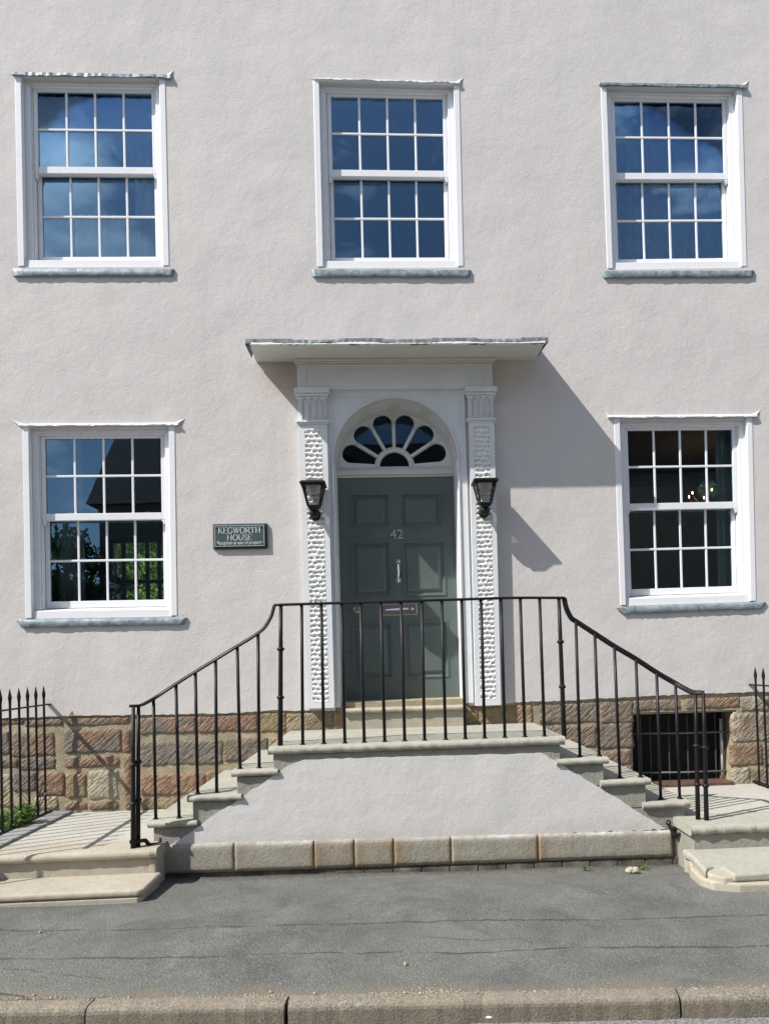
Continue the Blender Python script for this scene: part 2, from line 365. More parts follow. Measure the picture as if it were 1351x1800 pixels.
M_leafd = mat_leaf('leaf_dark', (.02, .045, .012), (.06, .10, .03))
M_leafg = mat_leaf('garden_leaf', (.09, .17, .035), (.26, .40, .10))
M_twig = mat_flat('dead_twig', (.10, .08, .06), .8)
def mat_glass(name, k=1.0, tint=(.86, .90, .89), bumpy=.0, gcol=(1, 1, 1)):
    m = bpy.data.materials.new(name); m.use_nodes = True; t = m.node_tree; t.nodes.clear()
    o = t.nodes.new('ShaderNodeOutputMaterial'); tr = N(t, 'ShaderNodeBsdfTransparent', Color=(*tint, 1)); g = N(t, 'ShaderNodeBsdfGlossy', Roughness=0.0, Color=(*gcol, 1))
    fr = N(t, 'ShaderNodeFresnel', IOR=1.52); ms = t.nodes.new('ShaderNodeMixShader')
    f = math_(t, 'MINIMUM', math_(t, 'MULTIPLY', fr.outputs[0], k), 1.0)
    t.links.new(f, ms.inputs[0]); t.links.new(tr.outputs[0], ms.inputs[1]); t.links.new(g.outputs[0], ms.inputs[2]); t.links.new(ms.outputs[0], o.inputs[0])
    if bumpy:
        n = noise(t, 2.2, 2, .4); bn = N(t, 'ShaderNodeBump', Strength=bumpy, Distance=.01); t.links.new(n.outputs[0], bn.inputs['Height'])
        t.links.new(bn.outputs[0], g.inputs['Normal'])
    return m
M_glass = mat_glass('window_glass', 2.5, bumpy=.04, gcol=(.46, .72, 1))
M_fglass = mat_glass('fanlight_glass', .8, bumpy=.05, gcol=(.44, .70, 1))
M_lglass = mat_glass('lantern_glass', .7, (.95, .97, .97), .1)
M_oglass = mat_glass('lamp_glass', 5, (.80, .84, .84), 0)

# ------------------------------------------------------------------ mesh helpers
class MB:
    def __init__(s): s.v = []; s.f = []; s.c = []; s.c2 = []
    def add(s, vs, fs, c=None, c2=None):
        o = len(s.v); s.v += [tuple(p) for p in vs]; s.f += [tuple(i + o for i in f) for f in fs]
        s.c += [c or (1, 1, 1)] * len(vs); s.c2 += [c2 or c or (1, 1, 1)] * len(vs)
    def box(s, x0, x1, y0, y1, z0, z1, **k):
        x0, x1 = min(x0, x1), max(x0, x1); y0, y1 = min(y0, y1), max(y0, y1); z0, z1 = min(z0, z1), max(z0, z1)
        s.add([(x0, y0, z0), (x1, y0, z0), (x1, y1, z0), (x0, y1, z0), (x0, y0, z1), (x1, y0, z1), (x1, y1, z1), (x0, y1, z1)],
              [(0, 3, 2, 1), (4, 5, 6, 7), (0, 1, 5, 4), (1, 2, 6, 5), (2, 3, 7, 6), (3, 0, 4, 7)], **k)
    def hexa(s, fr, bk, **k):    # front quad (4 pts BL BR TR TL) and back quad
        s.add(list(fr) + list(bk), [(0, 1, 2, 3), (7, 6, 5, 4), (1, 0, 4, 5), (2, 1, 5, 6), (3, 2, 6, 7), (0, 3, 7, 4)], **k)
    def prism(s, poly, y0, y1, holes=(), back=True, mapf=None, **k):  # xz polygon from y0 (front) to y1
        loops = [list(poly)] + [list(h) for h in holes]
        tri = tessellate_polygon([[Vector((p[0], p[1], 0)) for p in l] for l in loops])
        pts = [p for l in loops for p in l]; n = len(pts)
        mf = mapf or (lambda x, z, y: (x, y, z))
        vs = [mf(p[0], p[1], y0) for p in pts] + [mf(p[0], p[1], y1) for p in pts]
        fs = []
        for a, b, c in tri:
            A, B, D = pts[a], pts[b], pts[c]
            cr_ = (B[0] - A[0]) * (D[1] - A[1]) - (B[1] - A[1]) * (D[0] - A[0])
            if abs(cr_) < 1e-12: continue
            if cr_ < 0: b, c = c, b
            fs.append((a, b, c))
            if back: fs.append((c + n, b + n, a + n))
        o = 0
        for li, l in enumerate(loops):
            ar = sum(l[i][0] * l[(i + 1) % len(l)][1] - l[(i + 1) % len(l)][0] * l[i][1] for i in range(len(l)))
            for i in range(len(l)):
                a, b = o + i, o + (i + 1) % len(l)
                if (ar > 0) != (li > 0): fs.append((b, a, a + n, b + n))
                else: fs.append((a, b, b + n, a + n))
            o += len(l)
        s.add(vs, fs, **k)
    def tube(s, pts, r, n=8, closed=False, cap=True, sx=1.0):
        pts = [Vector(p) for p in pts]; m = len(pts); rr = r if isinstance(r, (list, tuple)) else [r] * m
        vs, fs = [], []
        up = None
        for i, p in enumerate(pts):
            a = pts[max(i - 1, 0)]; b = pts[min(i + 1, m - 1)]
            if closed: a, b = pts[i - 1], pts[(i + 1) % m]
            d = (b - a).normalized()
            if up is None: up = Vector((0, 0, 1)) if abs(d.z) < .9 else Vector((0, 1, 0))
            x = d.cross(up).normalized(); y = x.cross(d).normalized(); up = y
            for k in range(n):
                q = 2 * pi * k / n
                vs.append(p + x * (cos(q) * rr[i] * sx) + y * (sin(q) * rr[i]))
        for i in range(m if closed else m - 1):
            for k in range(n):
                a = i * n + k; b = i * n + (k + 1) % n; j = ((i + 1) % m) * n
                fs.append((a, b, j + (k + 1) % n, j + k))
        if cap and not closed:
            fs.append(tuple(reversed(range(n)))); fs.append(tuple((m - 1) * n + k for k in range(n)))
        s.add(vs, [tuple(reversed(f)) for f in fs])
    def lathe(s, prof, c, n=20, axis='Z'):
        vs, fs = [], []
        for (r, h) in prof:
            for k in range(n):
                q = 2 * pi * k / n
                if axis == 'Z': vs.append((c[0] + r * cos(q), c[1] + r * sin(q), c[2] + h))
                else: vs.append((c[0] + r * cos(q), c[1] + h, c[2] + r * sin(q)))
        for i in range(len(prof) - 1):
            for k in range(n):
                f = (i * n + k, i * n + (k + 1) % n, (i + 1) * n + (k + 1) % n, (i + 1) * n + k)
                fs.append(f if axis == 'Z' else tuple(reversed(f)))
        s.add(vs, fs)
    def ball(s, q, r, n=8, sq=(1, 1, 1), **k):
        vs = [(q[0], q[1], q[2] + r * sq[2])]; fs = []
        for i in range(1, n // 2):
            a = pi * i / (n // 2)
            for j in range(n): vs.append((q[0] + r * sq[0] * sin(a) * cos(2 * pi * j / n), q[1] + r * sq[1] * sin(a) * sin(2 * pi * j / n), q[2] + r * sq[2] * cos(a)))
        vs.append((q[0], q[1], q[2] - r * sq[2])); e = len(vs) - 1
        for j in range(n):
            fs.append((0, 1 + j, 1 + (j + 1) % n)); fs.append((e, e - n + (j + 1) % n, e - n + j))
        for i in range(n // 2 - 2):
            for j in range(n):
                a = 1 + i * n; fs.append((a + j, a + n + j, a + n + (j + 1) % n, a + (j + 1) % n))
        s.add(vs, fs, **k)
    def build(s, name, mat, parent=None, bevel=0, smooth=False, seg=2, attrs=False, loc=None):
        me = bpy.data.meshes.new(name)
        org = Vector((0, 0, 0))
        if parent is not None: org = world_loc(parent)
        if loc is not None: org = Vector(loc)
        me.from_pydata([(p[0] - org.x, p[1] - org.y, p[2] - org.z) for p in s.v], [], s.f); me.update()
        if attrs:
            for nm, dat in (('col', s.c), ('col2', s.c2)):
                a = me.color_attributes.new(nm, 'FLOAT_COLOR', 'POINT')
                a.data.foreach_set('color', [x for c in dat for x in (*c, 1)])
        me.materials.append(mat)
        o = bpy.data.objects.new(name, me); COL.objects.link(o)
        if parent is not None: o.parent = parent
        elif loc is not None: o.location = loc
        if smooth:
            me.polygons.foreach_set('use_smooth', [True] * len(me.polygons))
        if bevel:
            b = o.modifiers.new('edge', 'BEVEL'); b.width = bevel; b.segments = seg; b.limit_method = 'ANGLE'; b.angle_limit = radians(40)
        return o
def world_loc(o):
    v = Vector((0, 0, 0))
    while o is not None: v += o.location; o = o.parent
    return v
def tag(o, label=None, cat=None, group=None, kind=None):
    if label: o['label'] = label
    if cat: o['category'] = cat
    if group: o['group'] = group
    if kind: o['kind'] = kind
    return o
def empty(name, loc, label, cat, group=None):
    o = bpy.data.objects.new(name, None); COL.objects.link(o); o.location = loc; o.empty_display_size = .1
    return tag(o, label, cat, group)
def rough_line(pts, step=.03, amp=.004, rnd=random):
    out = []
    for i in range(len(pts) - 1):
        a, b = pts[i], pts[i + 1]; n = max(1, int(hypot(b[0] - a[0], b[1] - a[1]) / step))
        for k in range(n):
            t = k / n; out.append((a[0] + (b[0] - a[0]) * t, a[1] + (b[1] - a[1]) * t + (rnd.uniform(-amp, amp) if k else 0)))
    out.append(pts[-1]); return out

# levels
ZL = .975; ZT = [.81, .635, .455]; ZPL, ZPR = .305, .33
YF = -1.22                       # front plane of the stair
def pave_z(x, y):
    near = .0 - .016 * x                       # at the foot of the stair
    far = .048 - .004 * x
    t = min(1, max(0, (YF - y) / .75)); t = t * t * (3 - 2 * t)
    z = near * (1 - t) + far * t
    z += .024 * math.exp(-((x - 2.9) / .8) ** 2 - ((y + 2.05) / .35) ** 2)
    return z + .006 * sin(x * 1.7 + 1) * sin(y * 2.3) + .003 * sin(x * 4.1 + y * 3)

# ------------------------------------------------------------------ ground
# the road runs slightly askew to the house
kA, kB = Vector((*gat(0, 1761, .055), 0)), Vector((*gat(1351, 1733, .05), 0))
kd = (kB - kA).normalized(); kn = Vector((kd.y, -kd.x, 0))          # kn points to the road
def kline(x): return kA.y + (x - kA.x) * kd.y / kd.x
g = MB(); nx, ny = 170, 70
xs = np.linspace(-9, 9, nx + 1)
g.add([(x, (.3 + (kline(x) - .3) * j / ny), pave_z(x, .3 + (kline(x) - .3) * j / ny)) for j in range(ny + 1) for x in xs],
      [(j * (nx + 1) + i, (j + 1) * (nx + 1) + i, (j + 1) * (nx + 1) + i + 1, j * (nx + 1) + i + 1) for j in range(ny) for i in range(nx)])
tag(g.build('pavement', M_asph, smooth=True), 'grey asphalt pavement with long cracks in front of the stair', 'pavement', kind='structure')
g = MB(); g.add([(-60, -12, -.045), (60, -12, -.045), (60, -2.9, -.045), (-60, -2.9, -.045)], [(0, 1, 2, 3)])
tag(g.build('road', M_road), 'coarse grey chipped road surface beyond the kerb', 'road', kind='structure')
g = MB(); g.add([(-1500, -1500, -.14), (1500, -1500, -.14), (1500, 1500, -.14), (-1500, 1500, -.14)], [(0, 1, 2, 3)])
tag(g.build('ground', mat_flat('ground_far', (.13, .14, .09), .95)), 'open ground around the houses', 'ground', kind='structure')
kr = bpy.data.objects.new('kerb', None); COL.objects.link(kr); kr.location = (0, -3.38, 0)
tag(kr, 'worn brown granite kerb stones along the pavement edge', 'kerb', kind='structure')
def kpar(px, py): return (Vector((*gat(px, py, .05), 0)) - kA).dot(kd)
KJ = [kpar(155, 1771), kpar(502, 1766), kpar(849, 1760), kpar(1197, 1752)]
step = (KJ[3] - KJ[0]) / 3
js = [KJ[0] - step * k for k in range(4, 0, -1)] + KJ + [KJ[3] + step * k for k in range(1, 5)]
for a, b in zip(js[:-1], js[1:]):
    m = MB(); n = 30; a2, b2 = a + .0035, b - .0035; skew = random.uniform(-.012, .012)
    prof = [(.0, -.10, 0), (.0, .006, 0), (.02, .009, 1), (.065, .007, 1), (.082, .001, 1), (.091, -.010, 1), (.095, -.024, 1), (.101, -.060, 1), (.104, -.150, 0)]
    vs = []
    for i in range(n + 1):
        e = min(i, n - i); ed = .005 if e == 0 else (.0015 if e == 1 else 0)
        j = random.uniform(-.0025, .0025) + .002 * sin(i * .5 + a)
        for (y, z, k) in prof:
            q = kA + kd * (a2 + (b2 - a2) * i / n + (skew * y / .10 if e == 0 else 0)) + kn * (y + (j if k else 0) - ed * (1 if y > .08 else 0))
            vs.append((q.x, q.y, (.048 - .004 * q.x if z > -.05 else 0) + z + (j * .6 if k else 0) - ed * k))
    P = len(prof); fs = [(i * P + k, (i + 1) * P + k, (i + 1) * P + k + 1, i * P + k + 1) for i in range(n) for k in range(P - 1)]
    fs = [tuple(reversed(f)) for f in fs]
    fs += [tuple(range(P)), tuple(reversed(range(n * P, n * P + P)))]
    m.add(vs, fs); m.build('kerbstone', M_kerb, kr, smooth=False)
m = MB(); q = [kA - kd * 4 + kn * .07, kA + kd * 9 + kn * .07, kA + kd * 9 - kn * .02, kA - kd * 4 - kn * .02]
m.add([(p.x, p.y, .0) for p in q], [(0, 1, 2, 3)]); m.build('joint_bed', M_brick, kr)
# loose grit along the kerb
m = MB(); rr = random.Random(3)
for k in range(5200):
    x = rr.uniform(-3.0, 3.0); dens = max(0, sin(x * 2.1 + .8) * sin(x * 4.9 + 1)) ** 1.5
    if rr.random() > dens * .9 + .12: continue
    off = -abs(rr.gauss(0, .014 + .045 * dens)) + rr.random() * .03; y = kline(x) - off; s_ = rr.uniform(.002, .0075) * (1.7 if rr.random() < .06 else 1)
    m.ball((x, y, max(pave_z(x, y), .055 - .004 * x if off > .0 else 0) + s_ * .3), s_, 5, (1, rr.uniform(.7, 1.2), .7))
for k in range(260):
    x = rr.uniform(-2.4, 2.6); y = YF - .06 - abs(rr.gauss(0, .05)); s_ = rr.uniform(.0015, .005)
    m.ball((x, y, pave_z(x, y) + s_ * .3), s_, 5, (1, 1, .7))
for k in range(170):
    x = rr.uniform(-3.4, 3.4); y = rr.uniform(-3.2, -1.4); s_ = rr.uniform(.0015, .004)
    m.ball((x, y, pave_z(x, y) + s_ * .3), s_, 5, (1, 1, .7))
M_grit = mat_stone('grit', (.34, .28, .19), (.20, .16, .11), (.42, .39, .31), 9, .002)
tag(m.build('gravel', M_grit), 'loose pale grit scattered along the kerb and stair foot', 'gravel', kind='stuff')

# ------------------------------------------------------------------ the house
house = empty('town_house', (0, .05, 0), 'pale pink-grey rendered town house with white sash windows and canopied green-grey door', 'house')
WIN = {
 'UL': dict(c=[(26.4, 130), (290.6, 134), (297.7, 471), (32.7, 472)], sill=[(20, 471), (305, 473), (303, 484), (22, 485)], head=[(20, 127), (300, 132)], tips=(13, 308)),
 'UM': dict(c=[(550.2, 139), (806.9, 145), (814.4, 472), (557.7, 473)], sill=[(546, 473), (827, 474), (826, 486), (549, 486)], head=[(553, 138), (808, 145)], tips=(540, 818)),
 'UR': dict(c=[(1054.8, 148), (1303, 152), (1311.5, 472), (1066.5, 476)], sill=[(1057, 476), (1325, 475), (1323, 486), (1061, 488)], head=[(1053, 146), (1310, 150)], tips=(1048, 1320)),
 'LL': dict(c=[(39.8, 749), (307.5, 747), (312, 1086), (45.8, 1091)], sill=[(29, 1090), (328, 1087), (322, 1098), (36, 1103)], head=[(33, 747), (313, 745)], tips=(8, 333)),
 'LR': dict(c=[(1078, 735), (1321, 733), (1327.8, 1060), (1089.5, 1068)], sill=[(1083, 1068), (1346, 1060), (1338, 1070), (1095, 1079)], head=[(1068, 732), (1330, 730)], tips=(1058, 1340)),
}
class LW:   # local frame of one window: a across, b down (metres), warped to its four corners on the wall
    def __init__(s, c):
        s.p = [Vector(at(*q)) for q in c]
        s.w = ((s.p[1] - s.p[0]).length + (s.p[2] - s.p[3]).length) / 2
        s.h = ((s.p[3] - s.p[0]).length + (s.p[2] - s.p[1]).length) / 2
    def xz(s, a, b):
        u, v = a / s.w, b / s.h
        t = s.p[0].lerp(s.p[1], u); q = s.p[3].lerp(s.p[2], u)
        r = t.lerp(q, v); return (r.x, r.y)
    def box(s, m, a0, a1, b0, b1, y0, y1):
        q = [s.xz(a0, b1), s.xz(a1, b1), s.xz(a1, b0), s.xz(a0, b0)]
        m.hexa([(p[0], y0, p[1]) for p in q], [(p[0], y1, p[1]) for p in q])
LWS = {k: LW(v['c']) for k, v in WIN.items()}

# door opening measures
AC = at(695.5, 808, -.02); AR = .577
zfoot = 1.14
X0w, X1w, ZTOP = -9.0, 9.0, 9.2
bl = [(0, 1263), (150, 1258), (245, 1257), (420, 1253), (470, 1249), (540, 1249), (600, 1249)]
br_ = [(815, 1240), (880, 1238), (905, 1234), (1000, 1231), (1110, 1225), (1200, 1221), (1351, 1216)]
blw = [at(*p) for p in bl]; brw = [at(*p) for p in br_]
rr = random.Random(11)
bot = rough_line([(X0w, blw[0][1])] + blw, .035, .006, rr)
XJL, XJR = AC[0] - AR - .04, AC[0] + AR + .04
bot[-1] = (XJL, bot[-1][1])
botr = rough_line([(XJR, brw[0][1])] + brw[1:] + [(X1w, brw[-1][1])], .035, .006, rr)
arch = [(AC[0] + (AR + .04) * cos(pi - pi * k / 24), AC[1] + (AR + .04) * sin(pi - pi * k / 24)) for k in range(25)]
outer = bot + arch + botr + [(X1w, ZTOP), (X0w, ZTOP)]
holes = []
for k, lw in LWS.items():
    holes.append([lw.xz(.02, .02), lw.xz(lw.w - .02, .02), lw.xz(lw.w - .02, lw.h - .01), lw.xz(.02, lw.h - .01)])
m = MB(); m.prism(outer, 0.0, .32, holes)
wall = m.build('wall', M_wall, house)
# side and back shell of the house, roof
m = MB(); m.box(X0w, X0w + .3, .33, 5, -.05, ZTOP); m.box(X1w - .3, X1w, .33, 5, -.05, ZTOP)
# rear wall with one garden window opening
RW = (at(196, 950, 5)[0], at(300, 950, 5)[0], at(240, 1068, 5)[1], at(240, 950, 5)[1])
m.prism([(X0w + .3, -.05), (X1w - .3, -.05), (X1w - .3, ZTOP), (X0w + .3, ZTOP)], 5, 5.3, [[(RW[0], RW[2]), (RW[1], RW[2]), (RW[1], RW[3]), (RW[0], RW[3])]])
m.build('rear_wall', M_roomw, house)
m = MB()
m.add([(X0w - .2, -.35, ZTOP - .1), (X1w + .2, -.35, ZTOP - .1), (X1w + .2, 2.65, ZTOP + 1.9), (X0w - .2, 2.65, ZTOP + 1.9), (X0w - .2, 5.6, ZTOP - .1), (X1w + .2, 5.6, ZTOP - .1)],
      [(0, 1, 2, 3), (3, 2, 5, 4), (0, 3, 4), (1, 5, 2), (0, 4, 5, 1)])
m.build('roof', M_rooft, house)
# partitions and floors seen through the panes
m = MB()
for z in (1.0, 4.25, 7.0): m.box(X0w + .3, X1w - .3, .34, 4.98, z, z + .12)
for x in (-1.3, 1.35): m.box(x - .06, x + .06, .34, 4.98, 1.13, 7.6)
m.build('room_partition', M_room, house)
m = MB()
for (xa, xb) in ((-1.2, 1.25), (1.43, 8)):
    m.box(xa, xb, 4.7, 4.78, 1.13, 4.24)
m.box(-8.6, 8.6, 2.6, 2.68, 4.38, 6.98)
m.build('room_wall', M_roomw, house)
m = MB()
for t_ in np.linspace(0, 1, 6): x = RW[0] + (RW[1] - RW[0]) * t_; m.box(x - .025, x + .025, 4.98, 5.04, RW[2] - .02, RW[3] + .02)
m.box(RW[0], RW[1], 4.97, 5.05, (RW[2] + RW[3]) / 2 - .15, (RW[2] + RW[3]) / 2 - .10); m.box(RW[0], RW[1], 4.97, 5.05, RW[3] - .03, RW[3] + .03)
m.build('garden_window_frame', M_black, house)

# ---- stone plinth
pl, pl2 = MB(), MB()
rowsL = [  # pixel rects (x0,y0,x1,y1), colour A, colour B
 (-60, 1264, 40, 1276, 'r', 'n'), (42, 1263, 108, 1277, 'n', 'g'), (118, 1259, 226, 1276, 'n', 'r'),
 (-60, 1288, 15, 1328, 'n', 'g'), (18, 1288, 94, 1330, 'n', 'o'), (112, 1283, 212, 1324, 'o', 'g'), (214, 1282, 229, 1324, 'r', 'n'),
 (-60, 1335, 30, 1352, 'r', 'n'), (34, 1333, 96, 1354, 'g', 'n'), (114, 1331, 208, 1349, 'n', 'o'),
 (-60, 1362, 20, 1420, 'y', 'c'), (22, 1358, 62, 1392, 'n', 'g'), (64, 1358, 112, 1400, 'o', 'r'), (116, 1360, 150, 1403, 'o', 'y'), (155, 1354, 206, 1405, 'c', 'c'), (218, 1328, 232, 1424, 'r', 'o'),
 (60, 1400, 100, 1424, 'y', 'c'), (112, 1411, 152, 1424, 'y', 'o'), (156, 1410, 206, 1424, 'r', 'n'),
 (245, 1259, 342, 1290, 'o', 'g'), (347, 1257, 452, 1287, 'o', 'r'), (455, 1252, 502, 1287, 'y', 'y'), (504, 1252, 560, 1286, 'y', 'c'),
 (246, 1303, 390, 1345, 'g', 'b'), (393, 1298, 470, 1338, 'g', 'n'), (472, 1296, 520, 1335, 'y', 'n'),
 (247, 1361, 360, 1398, 'o', 'r'), (363, 1355, 470, 1392, 'o', 'n'), (247, 1404, 330, 1425, 'n', 'y'), (333, 1400, 430, 1425, 'n', 'o'),
 (534, 1250, 585, 1287, 'n', 'y'), (586, 1250, 606, 1286, 'y', 'o'),
 (817, 1243, 840, 1277, 'y', 'o'), (842, 1242, 889, 1276, 'n', 'y'), (891, 1238, 935, 1274, 'y', 'o'), (948, 1236, 1052, 1272, 'n', 'b'), (1056, 1232, 1112, 1272, 'p', 'b'),
 (940, 1276, 1048, 1315, 'b', 'n'), (1050, 1271, 1111, 1316, 'b', 'p'), (960, 1320, 1050, 1350, 'b', 'n'), (1054, 1320, 1108, 1345, 'p', 'n'), (1056, 1347, 1110, 1385, 'n', 'p'), (960, 1352, 1052, 1385, 'n', 'b'),
 (1114, 1229, 1195, 1249, 'p', 'b'), (1206, 1226, 1300, 1246, 'p', 'o'), (1302, 1224, 1351, 1250, 'n', 'c'), (1353, 1222, 1420, 1250, 'p', 'n'),
 (1290, 1254, 1344, 1304, 'p', 'c'), (1346, 1254, 1420, 1304, 'p', 'n'), (1288, 1308, 1340, 1346, 'p', 'o'), (1342, 1308, 1420, 1346, 'n', 'p'), (1292, 1350, 1318, 1382, 'y', 'c'), (1320, 1350, 1420, 1384, 'p', 'n'),
]
SC = dict(r=(.225, .125, .085), n=(.190, .140, .100), g=(.145, .145, .135), o=(.270, .165, .100), y=(.30, .235, .12), c=(.40, .365, .28), b=(.205, .178, .140), p=(.245, .178, .130))
rr = random.Random(21)
def block(m, x0, x1, z0, z1, yf, c, c2, bulge=.018, step=.022, yb=.06):
    nx = max(3, int((x1 - x0) / step)); nz = max(3, int((z1 - z0) / step)); ph = rr.uniform(0, 9)
    vs = []
    for j in range(nz + 1):
        for i in range(nx + 1):
            u, v = i / nx, j / nz
            ex = min(u, 1 - u) * (x1 - x0); ez = min(v, 1 - v) * (z1 - z0); e = min(ex, ez)
            k = min(1, e / .015); k = sqrt(max(0, 1 - (1 - k) ** 2))
            jx = .006 * sin(v * 7 + ph) * (1 if i in (0, nx) else .3); jz = .005 * sin(u * 9 + ph * 2) * (1 if j in (0, nz) else .3)
            cx = .012 if (i in (0, nx) and j in (0, nz)) else 0
            y = yf + .016 - k * (.016 + bulge * .25 * (.5 + .5 * sin(u * 6.1 + ph) * sin(v * 5 + ph))) + rr.uniform(-.0035, .0035) * k
            vs.append((x0 + (x1 - x0) * u + jx + (cx if i == 0 else -cx), y, z0 + (z1 - z0) * v + jz + (cx if j == 0 else -cx)))
    fs = [(j * (nx + 1) + i, j * (nx + 1) + i + 1, (j + 1) * (nx + 1) + i + 1, (j + 1) * (nx + 1) + i) for j in range(nz) for i in range(nx)]
    m.add(vs, fs, c=c, c2=c2)
    n0 = len(m.v) - len(vs); rim = [i for i in range(nx + 1)] + [(j) * (nx + 1) + nx for j in range(1, nz + 1)] + [nz * (nx + 1) + i for i in range(nx - 1, -1, -1)] + [j * (nx + 1) for j in range(nz - 1, 0, -1)]
    o = len(m.v); m.add([(vs[i][0], yb, vs[i][2]) for i in rim], [], c=c, c2=c2)
    R = len(rim)
    for k in range(R): m.f.append((n0 + rim[(k + 1) % R], n0 + rim[k], o + k, o + (k + 1) % R))
def jig(c): f = rr.uniform(.85, 1.12); return tuple((x * .75 + y * .25) * f for x, y in zip(c, (.215, .160, .118)))
for (x0, y0, x1, y1, a, b) in rowsL:
    x0 -= 3.0; x1 += 3.0; y0 -= 2.2; y1 += 2.2
    p = at(x0, y1); q = at(x1, y0)
    p2 = at(x0, y0); q2 = at(x1, y1)
    za = (p[1] + q2[1]) / 2; zb = (q[1] + p2[1]) / 2
    block(pl if p[0] < 0 else pl2, (p[0] + p2[0]) / 2, (q[0] + q2[0]) / 2, za, zb, .012, jig(SC[a]), jig(SC[b]), .030 if a in 'ro' else .018)
# rows beyond the frame
for side in (-1, 1):
    for r in range(5):
        x = 3.75 if side > 0 else 3.95
        while x < 8.5:
            wd = rr.uniform(.35, .8); k = rr.choice('rngobp'); z0 = .26 + r * .185
            xa, xb = (x, x + wd) if side > 0 else (-x - wd, -x)
            block(pl if side < 0 else pl2, xa + .01, xb - .01, z0 + .01, z0 + .165, .012, jig(SC[k]), jig(SC[rr.choice('nbp')]), .02, .05); x += wd
for q_ in (pl, pl2): q_.build('stone_plinth', M_rubble, house, smooth=True, attrs=True)
# mortar bed with the cellar opening
BW = [at(1110, 1383), at(1290, 1380), at(1295, 1248), at(1108, 1253)]
m = MB(); m.prism([(X0w, -.1), (X1w, -.1), (X1w, 1.262), (X0w, 1.17)], .019, .33, [[BW[0], BW[1], BW[2], BW[3]]])
m.build('plinth_mortar', M_mortar, house)

# ---- cellar window in the plinth
m = MB()
lx0, lz0 = BW[0]; lx1, lz1 = BW[2]
m.box(lx0 - .02, lx1 + .05, .33, .40, lz0 - .02, lz1 + .02)
cw = m.build('cellar_window', M_black, house)
m = MB()
for k in range(11):
    x = lx0 + .07 + k * (lx1 - lx0 - .12) / 10; m.tube([(x, .19, lz0 + .02), (x + .004, .19, lz1 - .05)], .0075, 6)
grille = m.build('grille', M_grille, cw)
m = MB()
for py0, py1 in ((1290, 1286), (1359, 1355)):
    a = at(1112, py0, .15); b = at(1290, py1, .15); m.tube([(a[0], .17, a[1]), ((a[0] + b[0]) / 2, .165, (a[1] + b[1]) / 2 - .006), (b[0], .17, b[1])], .009, 6)
m.build('cross_bar', M_xbar, cw, smooth=True)
m = MB(); a = at(1268, 1285, .2); b = at(1271, 1378, .2); m.tube([(a[0], .22, a[1] + .12), (b[0], .22, b[1])], .017, 8); m.build('pipe', M_pipe, cw, smooth=True)
m = MB(); xa = at(1150, 1382, .0)[0]; xb = at(1288, 1380, 0)[0]
for k in range(7): m.box(xa + (xb - xa) * k / 7 + .002, xa + (xb - xa) * (k + 1) / 7 - .002, -.03, .2, ZPR - .005, ZPR + .03)
m.build('sill', M_tile, cw, bevel=.003)
# tooled stone reveal
m = MB(); m.box(lx1 - .005, lx1 + .045, .03, .30, lz0, lz1 - .01); m.box(lx0 - .02, lx0 + .025, .03, .32, lz0, lz1 - .01); m.box(lx0, lx1, .03, .32, lz1 - .015, lz1 + .012)
m.build('reveal', M_base, cw)

# ------------------------------------------------------------------ windows
def sash(lw, par, name, a0, a1, b0, b1, yf, ga0, ga1, gb0, gb1):
    m = MB(); th = .045
    lw.box(m, a0, ga0, b0, b1, yf, yf + th); lw.box(m, ga1, a1, b0, b1, yf, yf + th)
    lw.box(m, ga0, ga1, b0, gb0, yf + .0005, yf + th); lw.box(m, ga0, ga1, gb1, b1, yf + .0005, yf + th)
    o = m.build(name, M_upvc, par, bevel=.004)
    m = MB(); r = .0105
    for k in (1, 2, 3):
        a = ga0 + (ga1 - ga0) * k / 4; lw.box(m, a - r, a + r, gb0, gb1, yf + .010, yf + .03)
    bm_ = (gb0 + gb1) / 2; lw.box(m, ga0, ga1, bm_ - r, bm_ + r, yf + .008, yf + .028)
    m.build('glazing_bars' if False else 'glazing_bar', M_upvc, o, bevel=.004)
    m = MB(); lw.box(m, ga0 - .004, ga1 + .004, gb0 - .004, gb1 + .004, yf + .0185, yf + .0215)
    m.build('pane', M_glass, o)
    return o
def ragged_strip(m, p0, p1, yb, yfr, th, amp, drop, rnd, n=46, tips=None):
    """lead flashing: starts at the wall (yb), laps out to yfr with a wavy drip edge"""
    vs = []
    for i in range(n + 1):
        t = i / n; x = p0[0] + (p1[0] - p0[0]) * t; z = p0[1] + (p1[1] - p0[1]) * t
        wv = amp * (sin(t * 23 + rnd.random()) * .5 + rnd.uniform(-.5, .5)); yy = yfr + rnd.uniform(-.004, .004)
        vs += [(x, yb, z + .02), (x, yy * .6 + yb * .4, z + .013), (x, yy, z), (x, yy - .002, z - drop + wv), (x, yy + .006, z - drop + wv), (x, yy + .012, z - th), (x, yb, z - th)]
    P = 7; fs = [(i * P + k, i * P + k + 1, (i + 1) * P + k + 1, (i + 1) * P + k) for i in range(n) for k in range(P - 1)]
    fs += [tuple(reversed(range(P))), tuple(range(n * P, n * P + P))]
    m.add(vs, fs)
WPART = {}
